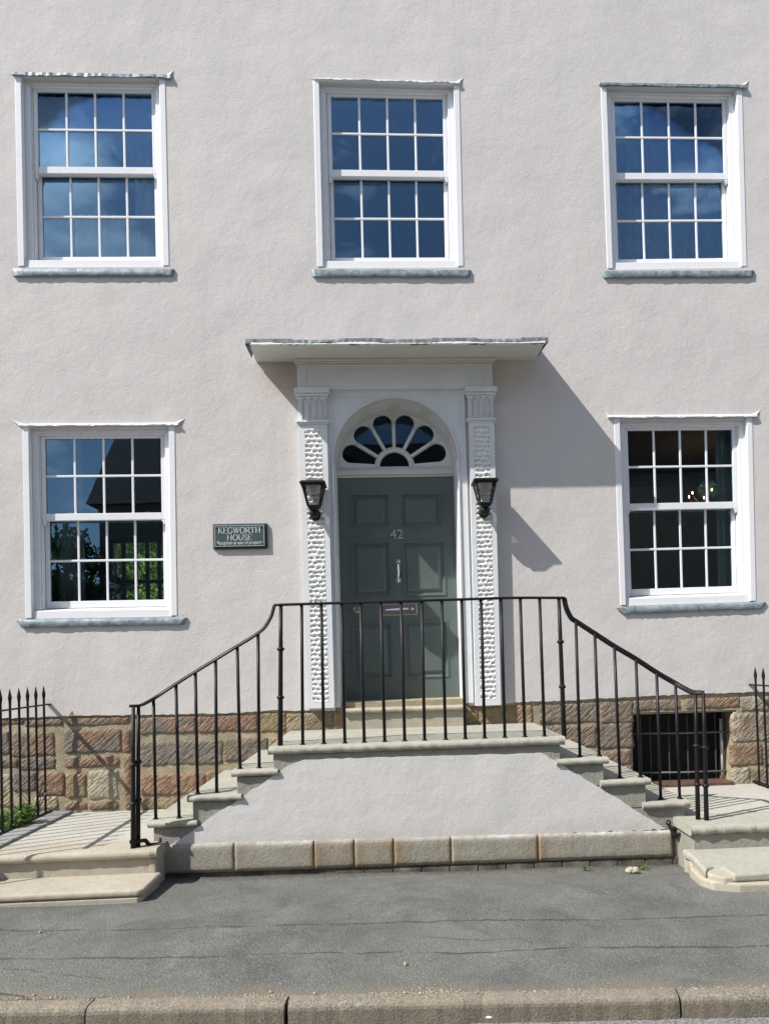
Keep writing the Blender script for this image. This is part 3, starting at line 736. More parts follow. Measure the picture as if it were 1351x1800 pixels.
for key, W in WIN.items():
    lw = LWS[key]; w_, h_ = lw.w, lw.h; rnd = random.Random(key)
    m = MB()
    T, FR = .055, .108
    # outer lining boards standing just proud of the render
    lw.box(m, 0, T, .0, h_ - .02, -.005, .10); lw.box(m, w_ - T, w_, .0, h_ - .02, -.005, .10)
    # box frame
    lw.box(m, T, FR, .012, h_ - .05, .052, .20); lw.box(m, w_ - FR, w_ - T, .012, h_ - .05, .052, .20)
    lw.box(m, T, w_ - T, .010, .05, .050, .20)
    lw.box(m, FR, w_ - FR, .05, .066, .062, .20)
    # thin stop beads
    lw.box(m, FR, FR + .010, .066, h_ - .10, .075, .20); lw.box(m, w_ - FR - .010, w_ - FR, .066, h_ - .10, .075, .20)
    fr = m.build('window', M_upvc, house, bevel=.004)
    W['fr'] = fr; g0, g1 = .155, w_ - .155
    H = h_; mid = .795 / 1.79 * H
    us = sash(lw, fr, 'upper_sash', FR + .012, w_ - FR - .012, .056, mid + .065, .085, g0, g1, .092, mid)
    ls = sash(lw, fr, 'lower_sash', FR + .014, w_ - FR - .014, mid + .005, H - .115, .134, g0 + .004, g1 - .004, mid + .055, H - .180)
    for a0, a1, s in ((FR + .014, FR + .046, 1), (w_ - FR - .046, w_ - FR - .014, -1)):
        m = MB(); lw.box(m, a0, a1, mid + .066, mid + .085, .086, .128)
        c0, c1 = (a0, a0 + .022) if s > 0 else (a1 - .022, a1); lw.box(m, c0, c1, mid + .085, mid + .105, .087, .127)
        m.build('horn', M_upvc, us, bevel=.003)
    m = MB()   # sub sill, sloping
    q = [lw.xz(T, H - .012), lw.xz(w_ - T, H - .012), lw.xz(w_ - T, H - .085), lw.xz(T, H - .085)]
    q2 = [lw.xz(T, H - .012), lw.xz(w_ - T, H - .012), lw.xz(w_ - T, H - .112), lw.xz(T, H - .112)]
    m.hexa([(q[0][0], .012, q[0][1]), (q[1][0], .012, q[1][1]), (q[2][0], .015, q[2][1]), (q[3][0], .015, q[3][1])], [(p[0], .14, p[1]) for p in q2])
    m.build('sub_sill', M_upvc, fr, bevel=.004)
    # lead covered sill
    s = [at(*p, -.024) for p in W['sill']]; m = MB(); n = 40; vs = []
    for i in range(n + 1):
        t = i / n; xt = s[0][0] + (s[1][0] - s[0][0]) * t; zt = s[0][1] + (s[1][1] - s[0][1]) * t; xb = s[3][0] + (s[2][0] - s[3][0]) * t; zb = s[3][1] + (s[2][1] - s[3][1]) * t
        j = rnd.uniform(-.004, .004); e = 0 if 1 < i < n - 1 else .012
        vs += [(xt, .03, zt + .016 + j * .3), (xt, -.012, zt + .006 + j * .5), (xt, -.022 + e * .5, zt - .004 + j * .5), (xb, -.025 + e * .5 + j * .5, zb + .006 + j * .5), (xb, -.020, zb - .0 + j), (xb, -.014, zb + .008), (xb, .01, zb + .008)]
    P = 7; m.add(vs, [(i * P + k, i * P + k + 1, (i + 1) * P + k + 1, (i + 1) * P + k) for i in range(n) for k in range(P - 1)] + [tuple(reversed(range(P))), tuple(range(n * P, n * P + P))])
    m.build('sill', M_lead, fr, smooth=True)
    # head flashing
    m = MB(); h0, h1 = at(*W['head'][0], -.02), at(*W['head'][1], -.02)
    ragged_strip(m, h0, h1, .01, -.026, .010, .008, {'UL': .028, 'UM': .006, 'UR': .024, 'LL': .008, 'LR': .012}[key], rnd)
    t0, t1 = at(W['tips'][0], W['head'][0][1] - (8 if key[0] == 'U' else 16)), at(W['tips'][1], W['head'][1][1] - 16)
    if key in ('UL', 'UM', 'UR'): t0 = at(W['tips'][0], W['head'][0][1] - 2)
    # the render flares out over the flashing ends
    m.build('head_flashing', {'UL': M_lead, 'UR': M_lead}.get(key, M_trim), fr)
    for a, b in ((h0, t0), (h1, t1)):
        sgn = 1 if b[0] > a[0] else -1; m = MB(); b = (a[0] + (b[0] - a[0]) * .6, a[1] + (b[1] - a[1]) * .6)
        m.add([(a[0] - sgn * .01, -.018, a[1] + .004), (a[0], -.012, a[1] - .006), (b[0], -.001, b[1]), (a[0] - sgn * .05, .003, a[1] + .022), (a[0] - sgn * .01, .003, a[1] - .010)],
              [(0, 1, 2), (0, 2, 3), (1, 4, 2), (0, 3, 4, 1)] if sgn > 0 else [(2, 1, 0), (3, 2, 0), (2, 4, 1), (1, 4, 3, 0)])
        m.build('render_flare', M_wall, fr)

# ---- curtains and things behind the panes
def curtain(name, key, a0, a1, b0, b1, Y, mat, label, waves, amp, gather=None, cat='curtain', grp=None):
    lw = LWS[key]; m = MB(); nx, nz = 140, 26; vs = []
    for j in range(nz + 1):
        for i in range(nx + 1):
            u, v = i / nx, j / nz
            bb = b0 + (b1 - b0) * v
            if gather: bb += gather(u, v)
            a = a0 + (a1 - a0) * u
            q = lw.xz(a, bb)
            y = Y + amp * sin(u * waves * 2 * pi + sin(u * 9) * 1.4 + v * .8) * (.6 + .4 * sin(v * 3 + u * 5))
            vs.append((q[0], y, q[1]))
    m.add(vs, [(j * (nx + 1) + i, (j + 1) * (nx + 1) + i, (j + 1) * (nx + 1) + i + 1, j * (nx + 1) + i + 1) for j in range(nz) for i in range(nx)])
    o = m.build(name, mat, smooth=True, loc=(lw.xz(.7, .5)[0], Y, lw.xz(.7, .5)[1]))
    sd = o.modifiers.new('t', 'SOLIDIFY'); sd.thickness = .002
    tag(o, label, cat, grp); return o
w_, h_ = LWS['UL'].w, LWS['UL'].h
curtain('curtain', 'UL', .0, w_ + .05, -.35,   .42, .24, M_sheer, 'ruched pale voile swag inside the upper window over the name sign', 9, .03, lambda u, v: v * .35 * abs(sin(u * pi * 2)) )
curtain('curtain', 'UL', w_ * .30, w_ * .72, 1.15, 1.85, .26, M_linen, 'pale pleated cafe curtain low inside the upper window over the name sign', 6, .02)
curtain('curtain', 'UL', w_ * .72, w_ + .02, .65, 1.85, .25, M_linen, 'gathered cream curtain tail in the corner of the upper window over the name sign', 5, .035, lambda u, v: -.25 * u * v)
w_, h_ = LWS['UR'].w, LWS['UR'].h
curtain('curtain', 'UR', -.05, w_ + .1, -.35, h_ + .05, .30, M_sheer, 'full-height grey-blue sheer curtain inside the upper window above the cellar grating', 10, .09)
w_, h_ = LWS['UM'].w, LWS['UM'].h
lw = LWS['UM']; m = MB(); lw.box(m, .06, w_ - .06, -.03, .235, .40, .404); lw.box(m, .06, w_ - .06, .235, .25, .394, .41)
tag(m.build('roller_blind', M_blind, loc=(lw.xz(.6, 0)[0], .4, lw.xz(.6, 0)[1])), 'half-raised grey roller blind at the head of the upper middle window', 'blind')
w_, h_ = LWS['LR'].w, LWS['LR'].h
curtain('curtain', 'LR', w_ - .24, w_ + .10, -.4, h_ + .05, .26, M_green_c, 'narrow pale green curtain drawn to the side of the lower window beside the canopy shadow', 3, .03)
curtain('curtain', 'LL', .05, .30, -.05, h_ + .05, .55, M_sheer, 'dim net curtain edge behind the lower window holding the glass oil lamp', 3, .03)
# glass oil lamp in the lower window
X, Z = at(200, 1030, .42)
lamp = empty('oil_lamp', (X, .42, Z - .21), 'clear round glass oil lamp standing inside the lower window beside the name sign', 'lamp')
prof = [(.062, 0), (.066, .008), (.058, .018), (.02, .035), (.016, .06), (.03, .085), (.028, .10), (.014, .112), (.02, .125)]
m = MB(); m.lathe(prof, (X, .42, Z - .21), 24); m.build('base', M_chrome, lamp, smooth=True)
prof = [(.02, .125), (.055, .145), (.084, .18), (.092, .215), (.084, .25), (.055, .29), (.03, .31)]
m = MB(); m.lathe(prof, (X, .42, Z - .21), 28); m.build('bowl', M_oglass, lamp, smooth=True)
m = MB(); m.lathe([(.03, .31), (.034, .33), (.020, .345), (.03, .37), (.032, .42), (.026, .45)], (X, .42, Z - .21), 20); m.build('neck', M_oglass, lamp, smooth=True)
# inner window boards (parts of the windows)
for key in ('LL', 'LR'):
    lw = LWS[key]; m = MB(); q0 = lw.xz(-.02, lw.h - .115); q1 = lw.xz(lw.w + .02, lw.h - .115)
    zb = (q0[1] + q1[1]) / 2; zb = min(zb, Z - .21) if key == 'LL' else zb
    m.box(q0[0], q1[0], .19, .55, zb - .03, zb); m.build('inner_sill', M_roomw, WIN[key]['fr'], bevel=.004)
    for a in (.35, lw.w - .30):
        m = MB(); q = lw.xz(a, .795 / 1.79 * lw.h - .015); m.box(q[0] - .028, q[0] + .028, .137, .145, q[1] - .004, q[1] + .004); m.box(q[0] - .012, q[0] + .012, .14, .15, q[1] + .003, q[1] + .012)
        m.build('sash_lift', M_chrome, WIN[key]['fr'], bevel=.002)
# chandelier
CX, CZ = at(1243, 868, 2.3); chan = empty('chandelier', (CX, 2.3, CZ), 'small curved-arm chandelier with tiny warm bulbs deep inside the lower window beside the canopy shadow', 'chandelier')
m = MB(); m.tube([(CX, 2.3, 4.24), (CX, 2.3, CZ - .12)], .008, 6); m.ball((CX, 2.3, CZ - .12), .035, 8); m.build('stem', M_brass, chan, smooth=True)
pl_ = bpy.data.lights.new('chandelier_light', 'POINT'); pl_.energy = 3.5; pl_.color = (1, .62, .30); pl_.shadow_soft_size = .12
plo = bpy.data.objects.new('chandelier_light', pl_); COL.objects.link(plo); plo.parent = chan; plo.location = (0, 0, .05)
for k in range(6):
    a = k * pi / 3 + .3; R = .24; ex, ey = CX + R * cos(a), 2.3 + R * sin(a)
    m = MB(); m.tube([(CX + R * cos(a) * t, 2.3 + R * sin(a) * t, CZ - .12 - .06 * sin(t * pi) + .08 * t) for t in np.linspace(0, 1, 9)], .007, 6); ar = m.build('arm', M_brass, chan, smooth=True)
    m = MB(); m.ball((ex, ey, CZ + .0), .009, 8, (1, 1, 2)); m.build('bulb', M_bulb, ar, smooth=True)

# ------------------------------------------------------------------ door case
# spandrel board with arched opening, jambs to the floor
m = MB()
bx0, bx1 = at(573, 900)[0], at(822, 900)[0]
zb, zt = at(600, 1243)[1], at(600, 683)[1] + .02
# keep clear of the arch
oc = [(bx0, zb), (AC[0] - AR, zb)] + [(AC[0] + AR * cos(pi - pi * k / 40), AC[1] + AR * sin(pi - pi * k / 40)) for k in range(41)] + [(AC[0] + AR, zb), (bx1, zb), (bx1, zt), (bx0, zt)]
m.prism(oc, -.022, .30)
case = m.build('door_surround', M_surr, house, bevel=.004)
# bead round the arch and jambs
m = MB(); path = [(AC[0] - AR - .006, -.026, zb)] + [(AC[0] + (AR + .006) * cos(pi - pi * k / 40), -.026, AC[1] + (AR + .006) * sin(pi - pi * k / 40)) for k in range(41)] + [(AC[0] + AR + .006, -.026, zb)]
m.tube(path, .009, 8); m.build('arch_bead', M_surr, case, smooth=True)
# sunk panel lines on the spandrels
m = MB()
sx0, sx1, sz = at(586, 700)[0], at(806, 700)[0], at(700, 698)[1]
for sgn, xx in ((1, sx0), (-1, sx1)):
    m.box(xx, xx + sgn * .30, -.0265, -.02, sz - .004, sz + .004); m.box(xx - .004, xx + .004, -.0265, -.02, sz - .32, sz)
m.build('panel_bead', M_surr, case, bevel=.002)
# arched soffit with shallow oval dishes between arch face and fanlight
m = MB(); na, nd = 120, 24; vs = []
for j in range(nd + 1):
    y = -.02 + (.345 + .02) * j / nd
    for i in range(na + 1):
        a = pi * i / na; d = 0
        for q in range(6):
            da = (a - pi * (q + .5) / 6) / .185; dy = (y - .17) / .125
            rr2 = da * da + dy * dy
            if rr2 < 1: d = .034 * sqrt(1 - rr2) ** .6
        R = AR - .002 + d; vs.append((AC[0] + R * cos(a), y, AC[1] + R * sin(a)))
m.add(vs, [(j * (na + 1) + i, j * (na + 1) + i + 1, (j + 1) * (na + 1) + i + 1, (j + 1) * (na + 1) + i) for j in range(nd) for i in range(na)])
m.build('arch_soffit', M_cream, case, smooth=True)
m = MB()  # reveal linings
YD = .33
m.box(AC[0] - AR - .03, AC[0] - AR + .012, .0, YD + .05, zb, AC[1]); m.box(AC[0] + AR - .012, AC[0] + AR + .03, .0, YD + .05, zb, AC[1])
m.build('door_lining', M_surr, case, bevel=.003)

# pilasters
def pilaster(xa, xb, xa_t, xb_t, zbot, zcap, zband, ztop, sgn):
    YP = -.072
    m = MB()
    fr = [(xa, YP, zbot), (xb, YP, zbot), (xb_t, YP, zband), (xa_t, YP, zband)]
    # face built as frame round the sunk carved panel
    pw = (xb - xa); ix = pw * .19
    def X(t, z): k = (z - zbot) / (zband - zbot); return (xa + (xa_t - xa) * k) + (pw + ((xb_t - xa_t) - pw) * k) * t
    z1, z2 = zbot + .06, zband - .055
    for (t0, t1, za, zb_) in ((0, .2, zbot, zband), (.8, 1, zbot, zband), (.2, .8, zbot, z1), (.2, .8, z2, zband)):
        m.hexa([(X(t0, za), YP, za), (X(t1, za), YP, za), (X(t1, zb_), YP, zb_), (X(t0, zb_), YP, zb_)], [(X(t0, za), -.004, za), (X(t1, za), -.004, za), (X(t1, zb_), -.004, zb_), (X(t0, zb_), -.004, zb_)])
    p = m.build('pilaster', M_surr, house)
    # carved panel: rows of scooped hollows
    dx = .0048; nxx = int((X(.8, z1) - X(.2, z1)) / dx); nzz = int((z2 - z1) / dx)
    rs = np.random.RandomState(3 if sgn < 0 else 9)
    wv_ = X(.8, z1) - X(.2, z1)
    pts = []
    row = .0445; zz = z1 + .02; k = 0
    while zz < z2:
        offs = (k % 2) * .5
        for c in range(-1, 4):
            pts.append(((c + .5 + offs - .25 + rs.uniform(-.13, .13)) * wv_ / 3, zz - z1 + rs.uniform(-.006, .006), rs.uniform(-.25, .45), rs.uniform(.85, 1.12)))
        zz += row; k += 1
    pts = np.array(pts)
    gx = np.linspace(0, wv_, nxx + 1); gz = np.linspace(0, z2 - z1, nzz + 1)
    H = np.zeros((nzz + 1, nxx + 1))
    for (cx, cz, an, sz_) in pts:
        j0, j1 = np.searchsorted(gz, [cz - .04, cz + .04])
        GX, GZ = np.meshgrid(gx - cx, gz[j0:j1] - cz)
        ca, sa = cos(an), sin(an); U = (GX * ca + GZ * sa) / (.0255 * sz_); V = (-GX * sa + GZ * ca) / (.0145 * sz_)
        R2 = U * U + V * V + .35 * U * V
        d = np.clip(1 - R2, 0, 1) ** .42 * (1 + .35 * V - .25 * U)
        H[j0:j1] = np.maximum(H[j0:j1], d)
    Hn = H + rs.normal(0, .02, H.shape)
    m = MB(); vs = [(X(.2, z1 + gz[j]) + gx[i] * (X(.8, z1 + gz[j]) - X(.2, z1 + gz[j])) / wv_, -.074 + .017 * Hn[j, i], z1 + gz[j]) for j in range(nzz + 1) for i in range(nxx + 1)]
    n1 = nxx + 1
    m.add(vs, [(j * n1 + i, j * n1 + i + 1, (j + 1) * n1 + i + 1, (j + 1) * n1 + i) for j in range(nzz) for i in range(nxx)])
    m.build('carved_panel', M_carve, p, smooth=True)
    # joint line across the pilaster
    # necking band, capital with rope mouldings, abacus
    m = MB(); e = .022
    m.box(xa_t - e, xb_t + e, YP - .022, -.004, zband, zband + .022); m.box(xa_t - e * .5, xb_t + e * .5, YP - .012, -.004, zband - .014, zband)
    m.build('necking', M_surr, p, bevel=.004)
    m = MB(); cz0, cz1 = zband + .022, ztop - .09
    m.box(xa_t, xb_t, -.062, -.004, cz0, cz1)
    W_ = xb_t - xa_t
    for q in range(9):  # flutes between ropes
        if q % 2 == 0: continue
        x = xa_t + W_ * (q + .5) / 9
        for o in (-.006, .006): m.box(x + o - .002, x + o + .002, -.068, -.06, cz0, cz1)
    cp = m.build('capital', M_surr, p, bevel=.002)
    m = MB()
    for q in range(4):
        x = xa_t + W_ * (.12 + .76 * q / 3)
        nb = 8
        for k in range(nb):
            z = cz0 + .012 + (cz1 - cz0 - .03) * k / (nb - 1)
            vs0 = len(m.v); m.ball((0, 0, 0), .0140, 8, (1.0, .95, .62))
            for i in range(vs0, len(m.v)):
                a, b, c = m.v[i]; c += a * 1.1; m.v[i] = (a + x, b - .068, c + z)
    m.build('rope_moulding', M_carve, cp, smooth=True)
    m = MB()
    for q in range(4):
        x = xa_t + W_ * (.12 + .76 * q / 3); m.ball((x, -.068, cz1 - .004), .020, 10, (1.1, .8, .6))
    m.box(xa_t - .012, xb_t + .012, -.078, -.004, cz1, cz1 + .016)
    m.box(xa_t - .020, xb_t + .020, -.092, -.004, cz1 + .018, cz1 + .040)
    m.box(xa_t - .032, xb_t + .032, -.108, -.004, cz1 + .042, ztop)
    m.build('abacus', M_surr, p, bevel=.007)
    return p
PXL = (at(540, 1243, -.07)[0], at(581, 1243, -.07)[0], at(525, 745, -.07)[0], at(573, 745, -.07)[0])
PXR = (at(839, 1238, -.07)[0], at(880, 1238, -.07)[0], at(825, 742, -.07)[0], at(868, 742, -.07)[0])
zc_l = at(548, 743, -.08)[1]; zt_l = at(548, 681, -.1)[1]
zc_r = at(846, 739, -.08)[1]; zt_r = at(846, 679, -.1)[1]
xw = .255
pilaster(PXL[0], PXL[0] + xw - .01, PXL[2], PXL[2] + xw, at(560, 1244)[1], 0, zc_l, zt_l, -1)
pilaster(PXR[1] - xw + .02, PXR[1], PXR[3] - xw + .02, PXR[3], at(860, 1239)[1], 0, zc_r, zt_r, 1)
# frieze, cornice
fx0, fx1 = at(522, 660, -.07)[0], at(865, 660, -.07)[0]; fz0 = (zt_l + zt_r) / 2; fz1 = at(695, 643, -.07)[1]
m = MB(); m.box(fx0, fx1, -.066, -.002, fz0 + .001, fz1 + .02)
frieze = m.build('frieze', M_surr, house, bevel=.003)
m = MB(); m.box(fx0 + .08, fx1 - .08, -.070, -.06, fz1 - .040, fz1 - .034); m.box(fx0 + .08, fx0 + .086, -.070, -.06, fz0 + .01, fz1 - .034); m.box(fx1 - .086, fx1 - .08, -.070, -.06, fz0 + .01, fz1 - .034)
m.build('panel_bead', M_surr, frieze)
m = MB(); e0 = .0
m.box(fx0 + .008, fx1 - .008, -.078, -.002, fz1, fz1 + .022); m.box(fx0 - .012, fx1 + .012, -.098, -.002, fz1 + .022, fz1 + .034); m.box(fx0 - .025, fx1 + .025, -.112, -.002, fz1 + .034, fz1 + .058); m.box(fx0 - .045, fx1 + .045, -.128, -.002, fz1 + .058, fz1 + .07)
m.build('cornice', M_cream, house, bevel=.006)
zc = fz1 + .07
# canopy slab: plastered soffit, lead cover with ragged edge
cpx = [at(450, 640)[0], at(941, 637)[0]]
cfx = [at(436, 606, -.45)[0], at(958, 603, -.45)[0]]
zs0 = at(450, 639)[1]; zs1 = at(941, 634)[1]; zf0 = at(437, 608, -.45)[1]; zf1 = at(956, 605, -.45)[1]
zs0 = max(zs0, zc - .005)
m = MB()
m.hexa([(cfx[0] + .02, -.45, zf0), (cfx[1] - .01, -.45, zf1), (cfx[1] - .01, -.45, zf1 + .02), (cfx[0] + .02, -.45, zf0 + .02)],
       [(cpx[0], -.002, zs0), (cpx[1], -.002, zs1), (cpx[1], -.002, zs1 + .14), (cpx[0], -.002, zs0 + .14)])
canopy = m.build('canopy', M_cream, house, bevel=.006)
m = MB(); rnd = random.Random(8); n = 90; vs = []
for i in range(n + 1):
    t = i / n; x = cfx[0] - .01 + (cfx[1] - cfx[0] + .03) * t; z = zf0 + (zf1 - zf0) * t
    lap = .012 * (1 if (t * 3.3) % 1 < .5 else 0); j = rnd.uniform(-.004, .004); wv = .010 * sin(t * 31) + rnd.uniform(-.006, .006)
    xb = cpx[0] - .01 + (cpx[1] - cpx[0] + .02) * t
    vs += [(xb, -.0, zs0 + .16), (xb * .2 + x * .8, -.36, z + .060), (x, -.462 - lap * .3, z + .048 + lap * .7 + j), (x, -.474 - lap * .3 + j, z + .040 + lap * .7), (x, -.478 + j, z + .006 + wv), (x, -.468, z + .002 + wv), (x, -.452, z + .03)]
P = 7; m.add(vs, [(i * P + k, i * P + k + 1, (i + 1) * P + k + 1, (i + 1) * P + k) for i in range(n) for k in range(P - 1)])
# hanging end flap on the canopy side
m.add([(cfx[0] - .012, -.47, zf0 + .05), (cfx[0] - .020, -.47, zf0 + .0), (cpx[0] - .030, -.05, zs0 + .02), (cpx[0] - .012, -.02, zs0 + .10)], [(3, 2, 1, 0)])
m.add([(cfx[1] + .012, -.47, zf1 + .05), (cfx[1] + .012, -.47, zf1 + .0), (cpx[1] + .012, -.03, zs1 + .02), (cpx[1] + .012, -.02, zs1 + .10)], [(0, 1, 2, 3)])
lc = m.build('lead_cover', M_canlead, canopy)
m = MB(); vs = []
n = 120
for i in range(n + 1):   # peeling white paint lip under the lead
    t = i / n; x = cfx[0] + .03 + (cfx[1] - cfx[0] - .04) * t; z = zf0 + (zf1 - zf0) * t
    top = .004 + .014 * max(0, sin(t * 19 + 1)) * rnd.uniform(.6, 1) + rnd.uniform(-.003, .003)
    vs += [(x, -.484, z + top), (x, -.487, z - .002 + rnd.uniform(-.003, .002)), (x, -.453, z - .004)]
m.add(vs, [(i * 3 + k, i * 3 + k + 1, (i + 1) * 3 + k + 1, (i + 1) * 3 + k) for i in range(n) for k in range(2)])
m.build('paint_lip', M_trim, canopy)

# ---- fanlight
fan_c = (AC[0] - .008, at(692, 821, YD)[1]); FRo = AR + .02
m = MB(); ho = []
zb_f = at(692, 826, YD)[1]
outp = [(fan_c[0] - FRo, zb_f)] + [(fan_c[0] + FRo, zb_f)] + [(AC[0] + FRo * cos(pi * k / 48), AC[1] + FRo * sin(pi * k / 48)) for k in range(49)]
def petal(a0, a1):
    ri, ro = .195, .435; ac = (a0 + a1) / 2; hw = (a1 - a0) / 2
    pts = []
    def P(a, r): return (fan_c[0] + r * cos(a), fan_c[1] + r * sin(a))
    sp = .014
    for k in range(5): a = a0 + sp / ri * 1.2 + (a1 - a0 - 2.4 * sp / ri) * k / 4; pts.append(P(a, ri))
    d = sp * 1.15
    rc = ro * sin(hw) - d        # lobe radius
    cc = P(ac, ro)
    for k in range(19):
        q = ac + pi / 2 - pi * k / 18 + 0; pts.append((cc[0] + rc * cos(q), cc[1] + rc * sin(q)))
    # order: inner arc from a0 to a1, then lobe from a1 side to a0 side
    return pts
for k in range(6): ho.append(petal(radians(3.5) + pi * k * (173 / 180) / 6, radians(3.5) + pi * (k + 1) * (173 / 180) / 6))
hub = [(fan_c[0] + .142 * cos(pi * k / 20), fan_c[1] + .004 + .142 * sin(pi * k / 20)) for k in range(21)]
ho.append(hub)
m.prism(outp, YD - .005, YD + .04, ho)
fan = m.build('fanlight', M_trim, house, bevel=.004)
m = MB()   # raised ribs with cushion ends, hub ring
for k in range(1, 6):
    a = radians(3.5) + pi * k * (173 / 180) / 6
    p0 = (fan_c[0] + .17 * cos(a), YD - .012, fan_c[1] + .17 * sin(a)); p1 = (fan_c[0] + .40 * cos(a), YD - .012, fan_c[1] + .40 * sin(a)); p2 = (fan_c[0] + .425 * cos(a), YD - .012, fan_c[1] + .425 * sin(a))
    m.tube([p0, p1, p2], [.012, .013, .021], 8)
m.tube([(fan_c[0] + .165 * cos(pi * k / 24), YD - .010, fan_c[1] + .165 * sin(pi * k / 24)) for k in range(25)], .014, 8)
m.build('rib', M_trim, fan, smooth=True)
m = MB(); m.tube([(AC[0] + .545 * cos(pi * k / 40), YD - .006, AC[1] + .545 * sin(pi * k / 40)) for k in range(41)], .006, 8); m.build('arch_bead', M_trim, fan, smooth=True)
m = MB(); m.box(AC[0] - AR, AC[0] + AR, YD + .015, YD + .02, zb_f, AC[1] + AR); m.build('pane', M_fglass, fan)
# transom
m = MB(); tz0, tz1 = at(692, 839, YD)[1], zb_f
m.box(AC[0] - AR + .012, AC[0] + AR - .012, YD - .035, YD + .05, tz0 + .02, tz1); m.box(AC[0] - AR + .012, AC[0] + AR - .012, YD - .02, YD + .05, tz0, tz0 + .02); m.box(AC[0] - AR + .012, AC[0] + AR - .012, YD - .012, YD + .0, tz1, tz1 + .03)
m.build('transom', M_cream, house, bevel=.006)

# ---- door
DQ = [at(590, 840, YD), at(800, 839, YD), at(808, 1232, YD), at(603, 1238, YD)]
DQ = [(max(DQ[0][0], AC[0] - AR + .010), DQ[0][1]), (min(DQ[1][0], AC[0] + AR - .010), DQ[1][1]), (min(DQ[2][0], AC[0] + AR - .010), DQ[2][1]), (max(DQ[3][0], AC[0] - AR + .010), DQ[3][1])]
zdb = 1.165
x0d, x1d = AC[0] - AR + .013, AC[0] + AR - .013
m = MB()
pans = [(617, 868, 682, 927), (707, 867, 775, 926), (620, 953, 684, 1048), (710, 952, 780, 1047), (622, 1096, 687, 1194), (714, 1092, 785, 1191)]
hl = []
for (a, b, c, d) in pans:
    p = at(a, d, YD); q = at(c, b, YD); hl.append([(p[0], p[1]), (q[0], p[1]), (q[0], q[1]), (p[0], q[1])])
m.prism([(x0d, zdb), (x1d, zdb), (x1d, tz0 + .002), (x0d, tz0 + .002)], YD, YD + .045, hl)
door = m.build('door', M_door, house)
for h in hl:
    (ax, az), (bx, _), (_, bz), _ = h; m = MB()
    def ring(i, y): return [(ax + i, y, az + i), (bx - i, y, az + i), (bx - i, y, bz - i), (ax + i, y, bz - i)]
    lv = [ring(-.008, YD - .006), ring(.006, YD - .007), ring(.016, YD + .018), ring(.030, YD + .020), ring(.062, YD + .003)]
    vs = [p for l in lv for p in l]; fs = []
    for k in range(len(lv) - 1):
        for e in range(4): fs.append((k * 4 + e, k * 4 + (e + 1) % 4, k * 4 + 4 + (e + 1) % 4, k * 4 + 4 + e))
    fs.append(tuple(range(16, 20))); vs += [(p[0], YD + .002, p[2]) for p in lv[0]]
    for e in range(4): fs.append((20 + e, 20 + (e + 1) % 4, (e + 1) % 4, e))
    m.add(vs, fs); m.build('door_panel', M_door, door)
# knocker pull
kx, kz = at(699.5, 1004, YD - .02); m = MB()
for z, s in ((kz + .092, 1), (kz - .092, 1)): m.box(kx - .024, kx + .024, YD - .014, YD, z - .022, z + .022); m.ball((kx, YD - .03, z), .014, 10)
m.tube([(kx, YD - .03, kz + .092), (kx + .004, YD - .055, kz + .06), (kx + .003, YD - .06, kz), (kx - .002, YD - .052, kz - .06), (kx, YD - .03, kz - .092)], [.008, .011, .010, .008, .008], 10)
m.build('door_handle', M_chrome, door, bevel=.002)
# letterbox
a = at(672, 1082, YD); b = at(732, 1061, YD); m = MB(); m.box(a[0], b[0], YD - .008, YD, a[1], b[1])
lb = m.build('letter_plate', M_chrome, door, bevel=.003)
m = MB(); cz = (a[1] + b[1]) / 2; m.tube([(a[0] + .03, YD - .02, cz), ((a[0] + b[0]) / 2, YD - .034, cz + .004), (b[0] - .08, YD - .022, cz + .008)], [.005, .009, .006], 8); m.box(a[0] + .06, b[0] - .06, YD - .010, YD - .007, cz - .012, cz + .018); m.ball((b[0] - .045, YD - .015, cz + .004), .015, 10)
m.build('knocker', M_chrome, lb, smooth=False)
m = MB(); m.box(a[0] + .05, b[0] - .07, YD - .0125, YD - .0095, cz + .004, cz + .014); m.build('slot', M_black, lb)
kx, kz = at(628, 1071, YD); m = MB(); m.lathe([(.0, -.004), (.034, -.004), (.036, -.012), (.016, -.02), (.015, -.038), (.03, -.05), (.035, -.065), (.025, -.078), (0, -.08)][::-1], (kx, YD, kz), 8, axis='Y')
m.build('door_knob', M_chrome, door)
# weather gap under the door
# ------------------------------------------------------------------ lettering
def text_mesh(txt, size, mat, name, parent, center, Y, thick=.002, width=None, slant=0):
    cu = bpy.data.curves.new(name, 'FONT'); cu.body = txt; cu.size = size; cu.extrude = thick; cu.align_x = 'CENTER'; cu.align_y = 'CENTER'; cu.resolution_u = 3; cu.shear = slant
    o = bpy.data.objects.new(name, cu); COL.objects.link(o)
    dg = bpy.context.evaluated_depsgraph_get(); me = bpy.data.meshes.new_from_object(o.evaluated_get(dg))
    bpy.data.objects.remove(o)
    xs_ = [v.co.x for v in me.vertices]; W = max(xs_) - min(xs_); k = (width / W) if width else 1
    org = world_loc(parent)
    for v in me.vertices:
        x, y, z = v.co; v.co = (center[0] + x * k - org.x, Y - z - org.y, center[1] + y - org.z)
    me.materials.clear(); me.materials.append(mat)
    o = bpy.data.objects.new(name, me); COL.objects.link(o); o.parent = parent; return o
text_mesh('42', .13, M_num, 'door_number', door, at(697, 940, YD), YD - .004, .004, width=.125)
